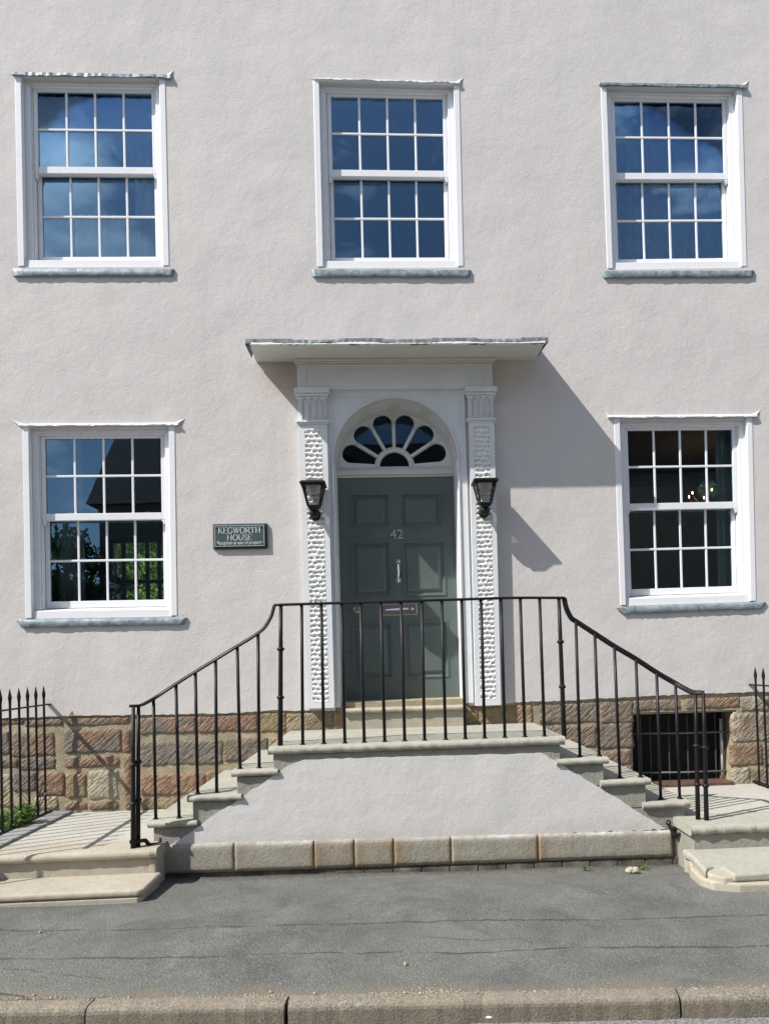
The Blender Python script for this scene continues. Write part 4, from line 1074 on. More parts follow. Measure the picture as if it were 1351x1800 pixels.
# serif capitals drawn from thick and thin strokes on a 0..1 grid
SER = {
 'K': (.86, [((.16, 0), (.16, 1), 1), ((.18, .42), (.74, 1), .45), ((.34, .56), (.80, 0), 1)], [(.16, 0), (.16, 1), (.72, 1), (.80, 0)]),
 'E': (.74, [((.16, 0), (.16, 1), 1), ((.16, .98), (.66, .98), .45), ((.16, .52), (.52, .52), .45), ((.16, .02), (.70, .02), .45), ((.66, .98), (.66, .82), .45), ((.70, .02), (.72, .2), .45), ((.52, .42), (.52, .62), .4)], [(.16, 0), (.16, 1)]),
 'G': (.92, 'G', [(.74, .42)]),
 'W': (1.12, [((.10, 1), (.34, 0), 1), ((.34, 0), (.56, .98), .5), ((.56, .98), (.80, 0), 1), ((.80, 0), (1.02, 1), .5)], [(.10, 1), (.56, 1), (1.02, 1)]),
 'O': (.94, 'O', []),
 'R': (.84, [((.16, 0), (.16, 1), 1), ((.40, .48), (.78, 0), 1)], [(.16, 0), (.16, 1), (.78, 0)]),
 'T': (.80, [((.40, 0), (.40, 1), 1), ((.06, .98), (.74, .98), .45), ((.06, .98), (.06, .8), .45), ((.74, .98), (.74, .8), .45)], [(.40, 0)]),
 'H': (.94, [((.18, 0), (.18, 1), 1), ((.76, 0), (.76, 1), 1), ((.18, .5), (.76, .5), .45)], [(.18, 0), (.18, 1), (.76, 0), (.76, 1)]),
 'U': (.88, 'U', [(.16, 1), (.74, 1)]),
 'S': (.66, 'S', []),
}
def serif_text(txt, cx, cz, width, hgt, mb, Y):
    tot = sum(SER[c][0] for c in txt); kx = width / tot; x = cx - width / 2
    sw = .115
    def stroke(p, q, t):
        px_, pz_ = x + p[0] * kx, cz - hgt / 2 + p[1] * hgt; qx, qz = x + q[0] * kx, cz - hgt / 2 + q[1] * hgt
        dx, dz = qx - px_, qz - pz_; l = hypot(dx, dz) or 1e-6; wd = sw * hgt * t / 2; nxx, nzz = -dz / l * wd, dx / l * wd
        mb.hexa([(px_ + nxx, Y, pz_ + nzz), (px_ - nxx, Y, pz_ - nzz), (qx - nxx, Y, qz - nzz), (qx + nxx, Y, qz + nzz)], [(px_ + nxx, Y + .003, pz_ + nzz), (px_ - nxx, Y + .003, pz_ - nzz), (qx - nxx, Y + .003, qz - nzz), (qx + nxx, Y + .003, qz + nzz)])
    def curve(pts):
        for a, b in zip(pts[:-1], pts[1:]):
            t = .45 + .6 * abs(b[1] - a[1]) / (hypot(b[0] - a[0], b[1] - a[1]) + 1e-6); stroke(a, b, t)
    for c in txt:
        wd_, st, sf = SER[c]
        if st == 'O': curve([(.47 + .37 * cos(a), .5 + .5 * sin(a)) for a in np.linspace(0, 2 * pi, 25)])
        elif st == 'G':
            curve([(.46 + .36 * cos(a), .5 + .5 * sin(a)) for a in np.linspace(radians(42), radians(322), 22)]); stroke((.76, .05), (.76, .42), 1)
        elif st == 'U':
            stroke((.16, 1), (.16, .32), 1); stroke((.74, 1), (.74, .32), .6); curve([(.45 + .29 * cos(a), .32 + .31 * sin(a)) for a in np.linspace(pi, 2 * pi, 12)])
        elif st == 'S':
            curve([(.33 + .22 * cos(a), .74 + .25 * sin(a)) for a in np.linspace(radians(20), radians(250), 14)] + [(.33 + .25 * cos(a), .27 + .27 * sin(a)) for a in np.linspace(radians(80), radians(-160), 14)])
        else:
            for p, q, t in st: stroke(p, q, t)
            if c == 'R': curve([(.16, .98), (.45, .98)] + [(.45 + .24 * cos(a), .74 + .24 * sin(a)) for a in np.linspace(pi / 2, -pi / 2, 10)] + [(.16, .5)])
        for (sx_, sz_) in sf: z_ = .02 if sz_ == 0 else (.98 if sz_ == 1 else sz_); stroke((sx_ - .13, z_), (sx_ + .13, z_), .4)
        x += wd_ * kx
sg = [at(376, 967), at(470, 964), at(468.5, 921), at(374.5, 921.5)]
sX0, sX1, sZ0, sZ1 = sg[0][0], sg[1][0] + .005, (sg[0][1] + sg[1][1]) / 2, (sg[2][1] + sg[3][1]) / 2
sign = empty('name_sign', ((sX0 + sX1) / 2, -.02, (sZ0 + sZ1) / 2), 'dark slate-green wall sign with pale serif lettering beside the front door', 'sign')
m = MB(); m.box(sX0, sX1, -.022, .004, sZ0, sZ1); m.build('backing', M_signb, sign, bevel=.003)
m = MB(); m.box(sX0 + .012, sX1 - .02, -.034, -.0225, sZ0 + .018, sZ1 - .012); plate = m.build('plate', M_sign, sign, bevel=.003)
m = MB(); a, b, c, d = sX0 + .018, sX1 - .026, sZ0 + .024, sZ1 - .018
for q in ((a, b, c, c + .003), (a, b, d - .003, d), (a, a + .003, c + .003, d - .003), (b - .003, b, c + .003, d - .003)): m.box(q[0], q[1], -.0352, -.033, q[2], q[3])
m.build('border_line', M_letter, plate)
scx = (sX0 + sX1) / 2 - .004; hh = sZ1 - sZ0
m = MB(); serif_text('KEGWORTH', scx, sZ0 + hh * .725, .385, .056, m, -.0375); serif_text('HOUSE', scx, sZ0 + hh * .445, .228, .052, m, -.0375)
m.build('lettering', M_letter, plate)
text_mesh('Reception at east of property', .046, M_letter, 'lettering', plate, (scx, sZ0 + hh * .235), -.0355, .001, width=.415, slant=.25)
for xx in (a + .022, b - .022):
    for zz in (c + .020, d - .022): m = MB(); m.ball((xx, -.036, zz), .008, 8, (1, .6, 1)); m.build('screw_cap', M_black, sign, smooth=True)

# ------------------------------------------------------------------ wall lanterns
def lantern(px, ptop, pbot, label):
    YC = -.195
    X, Zt = at(px, ptop, YC); _, Zb = at(px, pbot, -.16)
    L0 = empty('wall_lantern', (X, YC, Zb), label, 'wall lantern', 'lanterns either side of the door')
    def sq(h, z): return [(X - h, YC - h, z), (X + h, YC - h, z), (X + h, YC + h, z), (X - h, YC + h, z)]
    H = Zt - Zb; ztop = Zt - .035; zgb = Zt - .042 - .185
    m = MB()   # hat
    lv = [sq(.102, ztop - .006), sq(.113, ztop - .004), sq(.114, ztop + .012), sq(.095, ztop + .024), sq(.03, ztop + .034)]
    vs = [p for l in lv for p in l]; fs = [(3, 2, 1, 0)]
    for k in range(4):
        for e in range(4): fs.append((k * 4 + e, k * 4 + (e + 1) % 4, k * 4 + 4 + (e + 1) % 4, k * 4 + 4 + e))
    fs.append((16, 17, 18, 19)); m.add(vs, fs); m.build('hat', M_lant, L0, bevel=.006)
    m = MB(); a, b = .092, .050
    for sx, sy in ((-1, -1), (1, -1), (1, 1), (-1, 1)): m.tube([(X + sx * a, YC + sy * a, ztop - .004), (X + sx * b, YC + sy * b, zgb)], .0085, 6)
    for h, z in ((b, zgb), (a - .002, ztop - .010)):
        q = sq(h, z)
        for e in range(4): m.tube([q[e], q[(e + 1) % 4]], .008, 6)
    m.build('frame', M_lant, L0)
    m = MB(); A = sq(a - .004, ztop - .012); B = sq(b - .003, zgb)
    for e in range(4): f = (e + 1) % 4; m.add([A[e], A[f], B[f], B[e]], [(0, 3, 2, 1)])
    m.build('glass', M_lglass, L0)
    m = MB(); m.lathe([(.0, -.070), (.03, -.066), (.050, -.046), (.064, -.018), (.070, .0)], (X, YC, ztop - .008), 20); m.build('diffuser', mat_flat('diffuser_white', (.45, .45, .44), .4), L0, smooth=True)
    m = MB(); q = sq(.052, zgb - .004); q2 = sq(.032, zgb - .034); m.add([*q, *q2], [(0, 1, 2, 3), (7, 6, 5, 4), (1, 0, 4, 5), (2, 1, 5, 6), (3, 2, 6, 7), (0, 3, 7, 4)])
    m.build('base', M_lant, L0, bevel=.004)
    m = MB(); m.lathe([(.0, -.066), (.02, -.063), (.040, -.048), (.048, -.026), (.043, -.006), (.028, .010), (.02, .018)], (X, YC + .03, zgb - .030), 18); m.tube([(X, YC + .03, zgb - .055), (X, -.10, zgb - .058)], .024, 12); m.lathe([(0, -.02), (.050, -.018), (.050, .0)], (X, -.074, zgb - .058), 18, 'Y')
    m.build('bracket', M_lant, L0, smooth=True)
lantern(550.5, 846, 906, 'black four-sided wall lantern on the carved pilaster nearer the name sign')
lantern(851, 842, 903, 'black four-sided wall lantern on the carved pilaster beside the canopy shadow')

# ------------------------------------------------------------------ entrance stair
stair = empty('entrance_stair', (0, -.6, 0), 'double-sided stone stair with white rendered front leading up to the door', 'stair')
YN = YF - .035
def XF(px, py, Y=YN): return at(px, py, Y)[0]
noseL = [XF(405.6, 1350), XF(327.6, 1396), XF(258, 1440)]
noseR = [XF(1070, 1334), XF(1144.6, 1372), XF(1214, 1413)]
nLL, nLR = XF(470, 1312), XF(993, 1298)
def slab(name, x0, x1, z1, th, yb, yf, mat, par, ls=True, rs=True, seed=0, wear=.003):
    """stone tread with rounded worn nose along the front and the free ends"""
    r = random.Random(seed + int(x0 * 1000)); m = MB(); R = th / 2
    ns = 8; xs_ = np.linspace(x0, x1, max(4, int((x1 - x0) / .045)))
    prof = [(yb, 0), (yf + R * 1.3, 0)] + [(yf + R - R * sin(a), -R + R * cos(a)) for a in np.linspace(radians(20), radians(180), ns)] + [(yf + R * 2, -th), (yb, -th)]
    vs = []; n = len(xs_)
    for i, x in enumerate(xs_):
        j = r.uniform(-wear, wear); end = (i == 0 and ls) or (i == n - 1 and rs)
        for (y, z) in prof:
            vs.append((x, min(y + (j if y < yf + R * 1.2 else 0) + (.010 if end and y < yf + R else 0), yb), z1 + z + (j * .6 if y < yf + R * 1.2 else 0)))
    P = len(prof); fs = [tuple(reversed((i * P + k, (i + 1) * P + k, (i + 1) * P + k + 1, i * P + k + 1))) for i in range(n - 1) for k in range(P - 1)]
    fs += [tuple(range(P)), tuple(reversed(range((n - 1) * P, n * P)))]
    m.add(vs, fs); o = m.build(name, mat, par, bevel=.012 if (ls or rs) else .004, seg=3); return o
land = slab('landing_slab', nLL, nLR, ZL, .06, .02, YN, M_tread, stair, seed=1)
ov = .035
m = MB(); pL, pR = XF(526, 1336, YF), XF(951, 1324, YF)
m.box(nLL + ov, nLR - ov, YF, .0, ZT[0] - .045, ZL - .061); m.build('landing_block', M_riser, stair, bevel=.006)
for k in range(3):
    below = (ZT[k + 1] - .045) if k < 2 else .20
    nl = noseL[k]; inner = (nLL if k == 0 else noseL[k - 1]) + ov + .035
    slab('tread', nl, inner, ZT[k], .048, .02, YN, M_tread, stair, True, False, seed=k + 3)
    nr = noseR[k]; innr = (nLR if k == 0 else noseR[k - 1]) - ov - .035
    slab('tread', innr, nr, ZT[k] - .004, .048, .02, YN, M_tread, stair, False, True, seed=k + 13)
    m = MB(); m.box(nl + ov, nr - ov, YF + .001 * (k + 1), .0, below - .001 * k, ZT[k] - .0525); m.build('riser_block', M_riser, stair, bevel=.006)
# rendered spandrel
rr = random.Random(4)
tl = at(526, 1336, YF); pts = rough_line([at(303, 1485, YF), at(412, 1484, YF), at(620, 1476, YF), at(760, 1474, YF), at(880, 1472, YF), at(946, 1466, YF), at(1168, 1457, YF)], .03, .007, rr)
pts += rough_line([at(1168, 1457, YF), at(1060, 1388, YF), at(951, 1324, YF)], .04, .006, rr)[1:]
pts += rough_line([at(951, 1324, YF), at(800, 1328, YF), at(640, 1332, YF), at(535, 1335, YF), at(505, 1348, YF)], .05, .004, rr)[1:]
pts += rough_line([at(505, 1348, YF), at(400, 1418, YF), at(303, 1485, YF)], .05, .006, rr)[1:-1]
m = MB(); m.prism(pts, YF - .012, YF + .02, back=False); m.build('rendered_front', M_panel, stair, bevel=.005)
# base stones
bj = [268, 412, 552, 623, 692, 793, 946, 1182]
zt_ = lambda px: at(px, 1486 - (px - 270) * .029, YF - .02)[1]
zb_ = lambda px: at(px, 1537 - (px - 270) * .0345, YF - .02)[1]
for k in range(7):
    a, b = bj[k], bj[k + 1]; x0, x1 = XF(a, 1500, YF - .02) + .003, XF(b, 1500, YF - .02) - .003
    m = MB(); y = YF - .020 - rr.uniform(0, .006); nx = 14; 
    ny_ = 7; nx = max(8, int((x1 - x0) / .016)); vs = []; cs = []
    oc0, oc1 = [(.0, .1), (.35, .5), (.9, 1), (.8, .9), (.9, .55), (.5, .7), (.8, .1)][k]
    for j in range(ny_ + 1):
        for i in range(nx + 1):
            u, v = i / nx, j / ny_; X_ = x0 + (x1 - x0) * u; zb0 = zb_(a) + (zb_(b) - zb_(a)) * u; zt0 = zt_(a) + (zt_(b) - zt_(a)) * u
            e = min(u * (x1 - x0), (1 - u) * (x1 - x0), v * .19, (1 - v) * .19); k2 = min(1, e / .007); k2 = sqrt(1 - (1 - k2) ** 2)
            vs.append((X_ + rr.uniform(-.001, .001), y + .006 * (1 - k2) + rr.uniform(-.0012, .0012), zb0 + (zt0 - zb0) * v + (rr.uniform(-.002, .002) if j in (0, ny_) else 0)))
            st_ = oc0 * math.exp(-((u * (x1 - x0)) / .075) ** 1.3) + oc1 * math.exp(-(((1 - u) * (x1 - x0)) / .075) ** 1.3)
            cs.append((min(1, st_), max(0, (v - .80) / .2) * (.8 if k in (1, 5, 6) else .35), 0))
    n1 = nx + 1; m.v = vs; m.c = list(cs); m.c2 = list(cs)
    m.f = [(j * n1 + i, j * n1 + i + 1, (j + 1) * n1 + i + 1, (j + 1) * n1 + i) for j in range(ny_) for i in range(nx)]
    rim = [i for i in range(nx + 1)] + [j * n1 + nx for j in range(1, ny_ + 1)] + [ny_ * n1 + i for i in range(nx - 1, -1, -1)] + [j * n1 for j in range(ny_ - 1, 0, -1)]
    o_ = len(m.v); m.add([(vs[i][0], YF + .10, vs[i][2]) for i in rim], [], c=(0, 0, 0)); R_ = len(rim)
    for q in range(R_): m.f.append((rim[(q + 1) % R_], rim[q], o_ + q, o_ + (q + 1) % R_))
    m.build('base_stone', M_base2, stair, smooth=True, attrs=True)
m = MB(); m.box(XF(268, 1500), XF(1195, 1500), YF - .002, -.02, -.1, .235); m.build('core', M_brick, stair)
xq = XF(590, 1530, YF)
while xq < XF(1205, 1520, YF):
    m = MB(); wd = .215; m.box(xq + .004, min(xq + wd, XF(1207, 1520, YF)) - .004, YF - .008 - rr.uniform(0, .004), YF + .05, -.09, zb_(900) - .014); m.build('footing_brick', M_brick, stair, bevel=.005); xq += wd
# stone at each end of the base
m = MB(); m.box(XF(1184, 1480, YF), noseR[2] - ov + .002, YF - .0, YF + .2, .0, .25); m.build('end_stone', M_base, stair, bevel=.008)
# door step
m = MB(); dsx0, dsx1 = at(604, 1260, -.05)[0], at(816, 1250, -.05)[0]
slab('door_step', dsx0, dsx1, 1.165, .045, .40, -.10, M_step, stair, False, False, seed=40)
m = MB(); m.box(dsx0 + .005, dsx1 - .005, -.065, .30, ZL - .01, 1.1195); m.build('step_riser', M_step, stair, bevel=.004)
# flag joints on the landing are sunk lines: thin dark mortar strips
m = MB()
for px in (840, 560): x = at(px, 1290, -.7)[0]; m.box(x - .003, x + .003, -1.16, -.0, ZL - .002, ZL + .0012)
m.build('mortar_joint', M_mortar, stair)

# ------------------------------------------------------------------ platforms with low steps
def platform(name, xs_in, xs_out, zp, zlow, y1, y2, label, sgn):
    """sgn -1: runs off to -x (xs_in is the end at the stair)"""
    e = empty(name, ((xs_in + xs_out) / 2, (y1) / 2, 0), label, 'stone steps', 'stone steps either side of the stair')
    x0, x1 = min(xs_in, xs_out), max(xs_in, xs_out)
    # flagstones
    cuts = [x0 + (x1 - x0) * t for t in (0, .34, .70, 1)] if sgn > 0 else [x0 + (x1 - x0) * t for t in (0, .30, .66, 1)]
    ys_ = [.02, -.62, -1.16]
    rnd = random.Random(5 + sgn)
    for i in range(3):
        for j in range(2):
            m = MB(); m.box(cuts[i] + .0025, cuts[i + 1] - .0025, ys_[j + 1] + .0025, ys_[j] - .0025, zp - .07, zp + rnd.uniform(-.002, .002)); m.build('flagstone', M_flag, e, bevel=.003)
    for i in range(3):
        slab('nosing_stone', cuts[i] + .002, cuts[i + 1] - .002, zp, .065, -1.1625, y1, M_step if sgn < 0 else M_tread, e, sgn > 0 and i == 0, sgn < 0 and i == 2, seed=50 + i, wear=.005 if sgn > 0 else .002)
    m = MB(); m.box(x0 + .028, x1 - .028, y1 + .035, .0, -.05, zp - .0655); m.build('riser', M_step if sgn < 0 else M_riser, e, bevel=.006)
    return e
# left
xl_in = at(263, 1503, -1.62)[0]; xl_out = -5.2
YP1 = gat(130, 1500, ZPL)[1]; zlowL = .135; YP2 = gat(130, 1569, zlowL)[1]
pl_l = platform('stone_steps', xl_in, xl_out, ZPL, zlowL, YP1, YP2, 'buff sandstone platform and low step under the spiked fence with the green shrub', -1)
xa, xb = gat(-34, 1560, zlowL)[0], gat(243, 1572, zlowL)[0]
def chamf(m, x0, x1, yb, yf, z0, z1, cl, cr, nose=True):
    out = [(x0, yb), (x0, yf + cl), (x0 + cl, yf), (x1 - cr, yf), (x1, yf + cr), (x1, yb)]
    n = len(out); m.add([(p[0], p[1], z0) for p in out] + [(p[0], p[1], z1) for p in out], [tuple(reversed(range(n))), tuple(range(n, 2 * n))] + [(i, (i + 1) % n, n + (i + 1) % n, n + i) for i in range(n)])
m = MB(); chamf(m, xa, xb, YP1 + .06, YP2, zlowL - .050, zlowL, .17, .03); m.build('low_step', M_step, pl_l, bevel=.023, seg=5)
m = MB(); chamf(m, xa - 1.4, xb - .02, YP1 + .05, YP2 + .006, -.08, zlowL - .051, .05, .02); m.build('step_base', M_step, pl_l, bevel=.01)
m = MB(); m.box(xl_in - .06, xl_in - .012, YP1 + .03, -1.23, .0, ZPL - .066); m.build('end_block', M_step, pl_l, bevel=.01)
# right
xr_in = gat(1220, 1457, ZPR)[0]; xr_out = 5.2
YR1 = gat(1300, 1450, ZPR)[1]; zlowR = .155; YR2 = gat(1300, 1532, zlowR)[1]
pl_r = platform('stone_steps', xr_in, xr_out, ZPR, zlowR, YR1, YR2, 'worn grey stone platform and chipped low step in front of the cellar window', 1)
def flatprism(m, pts, z0, z1):
    n = len(pts); tri = tessellate_polygon([[Vector((p[0], p[1], 0)) for p in pts]])
    vs = [(p[0], p[1], z0) for p in pts] + [(p[0], p[1], z1) for p in pts]; fs = []
    ar = sum(pts[i][0] * pts[(i + 1) % n][1] - pts[(i + 1) % n][0] * pts[i][1] for i in range(n))
    for a, b, c in tri:
        cr_ = (pts[b][0] - pts[a][0]) * (pts[c][1] - pts[a][1]) - (pts[c][0] - pts[a][0]) * (pts[b][1] - pts[a][1])
        if cr_ < 0: b, c = c, b
        fs += [(a + n, b + n, c + n), (c, b, a)]
    for i in range(n):
        j = (i + 1) % n; fs.append((i, j, n + j, n + i) if ar > 0 else (j, i, n + i, n + j))
    m.add(vs, fs)
yb_ = YR1 + .06
o1 = [gat(p[0], p[1], zlowR) for p in ((1213, 1503), (1239, 1531), (1245, 1525), (1254, 1522), (1266, 1523), (1276, 1529), (1288, 1537), (1400, 1531))]
m = MB(); flatprism(m, [(o1[0][0], yb_)] + o1 + [(xr_out, o1[-1][1]), (xr_out, yb_)], zlowR - .055, zlowR); m.build('low_step', M_tread, pl_r, bevel=.018, seg=4)
o2 = [gat(p[0], p[1], .070) for p in ((1209, 1516), (1213, 1533), (1228, 1549), (1252, 1558), (1300, 1562), (1400, 1559))]
m = MB(); flatprism(m, [(o2[0][0], yb_ + .05)] + o2 + [(xr_out, o2[-1][1]), (xr_out, yb_ + .05)], -.08, zlowR - .0555); m.build('step_base', M_step, pl_r, bevel=.022, seg=4)
o3 = [gat(p[0], p[1], zlowR - .015) for p in ((1237, 1531), (1250, 1537), (1272, 1541), (1290, 1540), (1284, 1524), (1262, 1512), (1244, 1516))]
m = MB(); flatprism(m, o3, .03, zlowR - .018); m.build('mortar_fillet', M_step, pl_r, bevel=.016, seg=4)

# ------------------------------------------------------------------ railings
rail = empty('stair_railing', (0, -1.15, ZL), 'black iron railing with plain balusters round the entrance stair', 'railing')
YB = -1.15
def P3(px, py, Y): x, z = at(px, py, Y); return Vector((x, Y, z))
RT = [(228, 1241, -1.40), (236, 1241, -1.38), (246, 1240, -1.33), (256, 1236, -1.27), (273.5, 1226, -1.18), (309, 1202.5, -1.15), (345, 1180, -1.15), (380, 1158.5, -1.15), (415, 1137, -1.15), (440, 1122, -1.15), (453.6, 1113, -1.15), (464, 1104, -1.15), (472, 1092.5, -1.15), (478, 1080, -1.15), (482, 1064, -1.15)]
RT2 = [(482, 1063.5, -1.15), (560, 1061, -1.15), (680, 1057.5, -1.15), (800, 1054, -1.15), (900, 1051, -1.15), (992, 1051, -1.15)]
RT3 = [(991, 1051.5, -1.15), (993, 1063, -1.15), (997.5, 1076, -1.15), (1004, 1087, -1.15), (1012, 1092.5, -1.15), (1045, 1114, -1.15), (1079, 1136, -1.15), (1117, 1158.5, -1.15), (1153, 1182, -1.15), (1184, 1200, -1.16), (1199.7, 1209, -1.22), (1215, 1216.5, -1.31), (1227, 1217.5, -1.36), (1237, 1218, -1.38)]
def handrail(pts):
    P = [P3(*p) for p in pts]; m = MB(); vs = []; n = len(P)
    # resample smooth
    Q = []
    for i in range(n - 1):
        p0, p1, p2, p3 = P[max(i - 1, 0)], P[i], P[i + 1], P[min(i + 2, n - 1)]
        for k in range(5):
            t = k / 5; Q.append(.5 * ((2 * p1) + (p2 - p0) * t + (2 * p0 - 5 * p1 + 4 * p2 - p3) * t * t + (-p0 + 3 * p1 - 3 * p2 + p3) * t ** 3))
    Q.append(P[-1])
    m.tube(Q, .011, 8, sx=1.9); return m, Q
allQ = []
for pts in (RT, RT2, RT3):
    m, Q = handrail(pts); m.build('handrail', M_iron, rail, smooth=True); allQ += Q
def rail_z(x):
    best = None
    for a, b in zip(allQ[:-1], allQ[1:]):
        if min(a.x, b.x) - 1e-4 <= x <= max(a.x, b.x) + 1e-4 and abs(b.x - a.x) > 1e-6:
            t = (x - a.x) / (b.x - a.x); p = a.lerp(b, t)
            if best is None or p.z > best.z: best = p
    return best
bal = [(422, 1347, 0), (455.5, 1347, 0), (532, 1307, 9), (569, 1306, 9), (606, 1305, 9), (640, 1304, 9), (676, 1303, 9), (711, 1302, 9), (746, 1301.5, 9), (783, 1300.5, 9), (817.5, 1299.5, 9), (851.5, 1298.5, 9), (887, 1298, 9), (922, 1297, 9), (956.5, 1296, 9),
       (347.5, 1393, 1), (381, 1393, 1), (274, 1437, 2), (315, 1437, 2), (1018.8, 1332, 3), (1052.6, 1331, 3), (1089, 1371, 4), (1125, 1370, 4), (1160.7, 1411, 5), (1194, 1409, 5)]
zlev = {9: ZL, 0: ZT[0], 1: ZT[1], 2: ZT[2], 3: ZT[0], 4: ZT[1], 5: ZT[2]}
top_px = {274: 272.5, 315: 309.5, 347.5: 343, 381: 379, 422: 416.5, 455.5: 453.5, 532: 530, 569: 564.5, 606: 600, 640: 633.5, 676: 669, 711: 704.5, 746: 741, 783: 776, 817.5: 811, 851.5: 845, 887: 880, 922: 914, 956.5: 948, 1018.8: 1011.5, 1052.6: 1044, 1089: 1079, 1125: 1116, 1160.7: 1153, 1194: 1184}
for (px, py, lv) in bal:
    x = at(px, py, YB)[0]; z0 = zlev[lv] - .004
    tx = at(top_px[px], 1060 if lv == 9 else py - 235, YB)[0]; tx = x + max(-.02, min(.02, tx - x))
    tp = rail_z(tx) or Vector((tx, YB, 2.04))
    m = MB(); yb = YB if lv == 9 or tp.y > -1.16 else YB
    m.tube([(x, YB, z0), (x * .5 + tx * .5, (YB + tp.y) / 2, (z0 + tp.z) / 2), (tx, tp.y, tp.z - .004)], .0125, 8)
    m.ball((x, YB, z0 + .006), .024, 8, (1, 1, .4))
    m.build('baluster', M_iron, rail, smooth=True)
def newel(px0, py0, z0, Y, px1, ztop, cols, r=.0175, low=None):
    x = at(px0, py0, Y)[0]; x1 = at(px1, 1100, Y)[0]; x1 = x + max(-.03, min(.03, x1 - x))
    m = MB(); n = 8; zl = low if low is not None else z0
    m.tube([(x, Y, z0), (x + (x1 - x) * .22, Y, z0 + (ztop - z0) * .22), (x + (x1 - x) * .7, Y, z0 + (ztop - z0) * .7), (x1, Y, ztop)], [r * 1.15, r * 1.08, r * .92, r * .8], 10)
    o = m.build('newel_post', M_iron, rail, smooth=True)
    for py in cols:
        z = at(px0, py, Y)[1]; t = (z - z0) / (ztop - z0); xc_ = x + (x1 - x) * t
        m = MB(); m.lathe([(r * .9, -.016), (r * 1.35, -.010), (r * 1.75, 0), (r * 1.35, .010), (r * .9, .016)], (xc_, Y, z), 12); m.build('collar', M_iron, o, smooth=True)
newel(492.5, 1307, ZL - .005, -1.15, 494.5, P3(494, 1064, -1.15).z, (1141, 1226))
newel(991, 1298, ZL - .005, -1.15, 983, P3(984, 1051, -1.15).z, (1128, 1207))
newel(234, 1482, ZPL - .005, -1.40, 232, P3(230, 1242, -1.40).z, (1345, 1413), .016)
newel(242.5, 1477, ZPL - .005, -1.36, 241, P3(240, 1241, -1.36).z, (1339, 1406), .016)
newel(1226, 1445, ZPR - .005, -1.34, 1217, P3(1216, 1217, -1.34).z, (1311, 1379), .016)
newel(1241, 1447, ZPR - .005, -1.38, 1231, P3(1231, 1218, -1.38).z, (1314, 1381), .016)
def flat(pts, wd, th, name='foot_bar'):
    m = MB()
    for a, b in zip(pts[:-1], pts[1:]):
        a, b = Vector(a), Vector(b); d = (b - a).normalized(); s = d.cross(Vector((0, 0, 1))); s = s.normalized() * th / 2 if s.length > .01 else Vector((0, th / 2, 0)); u = s.cross(d).normalized() * wd / 2
        a = a - d * .004; b = b + d * .004
        m.hexa([a - u - s, b - u - s, b + u - s, a + u - s], [a - u + s, b - u + s, b + u + s, a + u + s])
    m.build(name, M_iron, rail, bevel=.004)
flat([P3(229, 1480, -1.41), P3(256, 1477, -1.36), P3(262, 1485, -1.33), P3(280, 1484, -1.27), P3(282, 1474, -1.24)], .026, .02)
flat([P3(1244, 1451, -1.41), P3(1217, 1454, -1.35), P3(1213, 1464, -1.31), P3(1184, 1468, -1.27), P3(1174, 1448, -1.24)], .026, .02)
m = MB(); c = P3(1174, 1446, -1.245); m.tube([(c.x + .016 * cos(a), c.y, c.z + .016 * sin(a)) for a in np.linspace(0, 2 * pi, 12)[:-1]], .006, 6, closed=True); m.build('scroll', M_iron, rail, smooth=True)

# ------------------------------------------------------------------ spiked fences
def fence(x, z0, sgn, label, npk, ztip, zrail):
    e = empty('spiked_fence', (x, -.9, z0), label, 'fence', 'spiked iron fences either side')
    for k in range(npk):
        y = -.10 - .147 * k; m = MB(); r = .0105
        m.tube([(x, y, z0 - .03), (x, y, ztip - .12)], r, 8)
        m.tube([(x, y, ztip - .12), (x, y, ztip - .075), (x, y, ztip)], [r, .0165, .0012], 8)
        m.build('picket', M_iron, e, smooth=False)
    y1 = -.10 - .147 * (npk - 1) - .05
    m = MB(); m.box(x - .020, x + .020, y1, .03, zrail - .006, zrail + .006); m.build('rail', M_iron, e, bevel=.002)
    m = MB(); m.box(x - .018, x + .018, y1, .0, z0 + .02, z0 + .034); m.build('rail', M_iron, e, bevel=.002)
XFL = at(77, 1205, -.10)[0]; XFR = at(1326, 1172, -.10)[0]
zt1 = at(77, 1205, -.10)[1]; zr1 = at(77, 1239, -.10)[1]
fence(XFL, ZPL, -1, 'black spiked iron fence in front of the green shrub', 12, zt1, zr1)
fence(XFR, ZPR, 1, 'black spiked iron fence beyond the cellar window', 12, at(1326, 1172, -.10)[1], at(1326, 1204, -.10)[1])
# kerb strip and bed on the far side of the left fence
m = MB(); m.box(-5.3, XFL - .05, -1.6, .0, .30, ZPL + .012)
bed = m.build('gravel_bed', M_soil); tag(bed, 'strip of grey gravel soil behind the left fence', 'gravel bed', kind='structure')
m = MB()
for k in range(3): m.box(XFL - .03, XFL + .19, -1.57 + k * .53, -1.575 + (k + 1) * .53, ZPL - .02, ZPL + .022)
tag(m.build('edging_stone', mat_stone('slate_edging', (.22, .225, .23), (.28, .28, .275), (.13, .13, .12), 2, .004), bevel=.01, loc=(XFL, -.8, ZPL)), 'row of raised grey edging stones along the foot of the fence by the shrub', 'edging stone')
m = MB(); m.box(XFR + .02, 5.3, -1.1, .0, .30, ZPR + .012)
tag(m.build('gravel_bed', M_soil), 'strip of grey gravel soil behind the right fence', 'gravel bed', kind='structure')

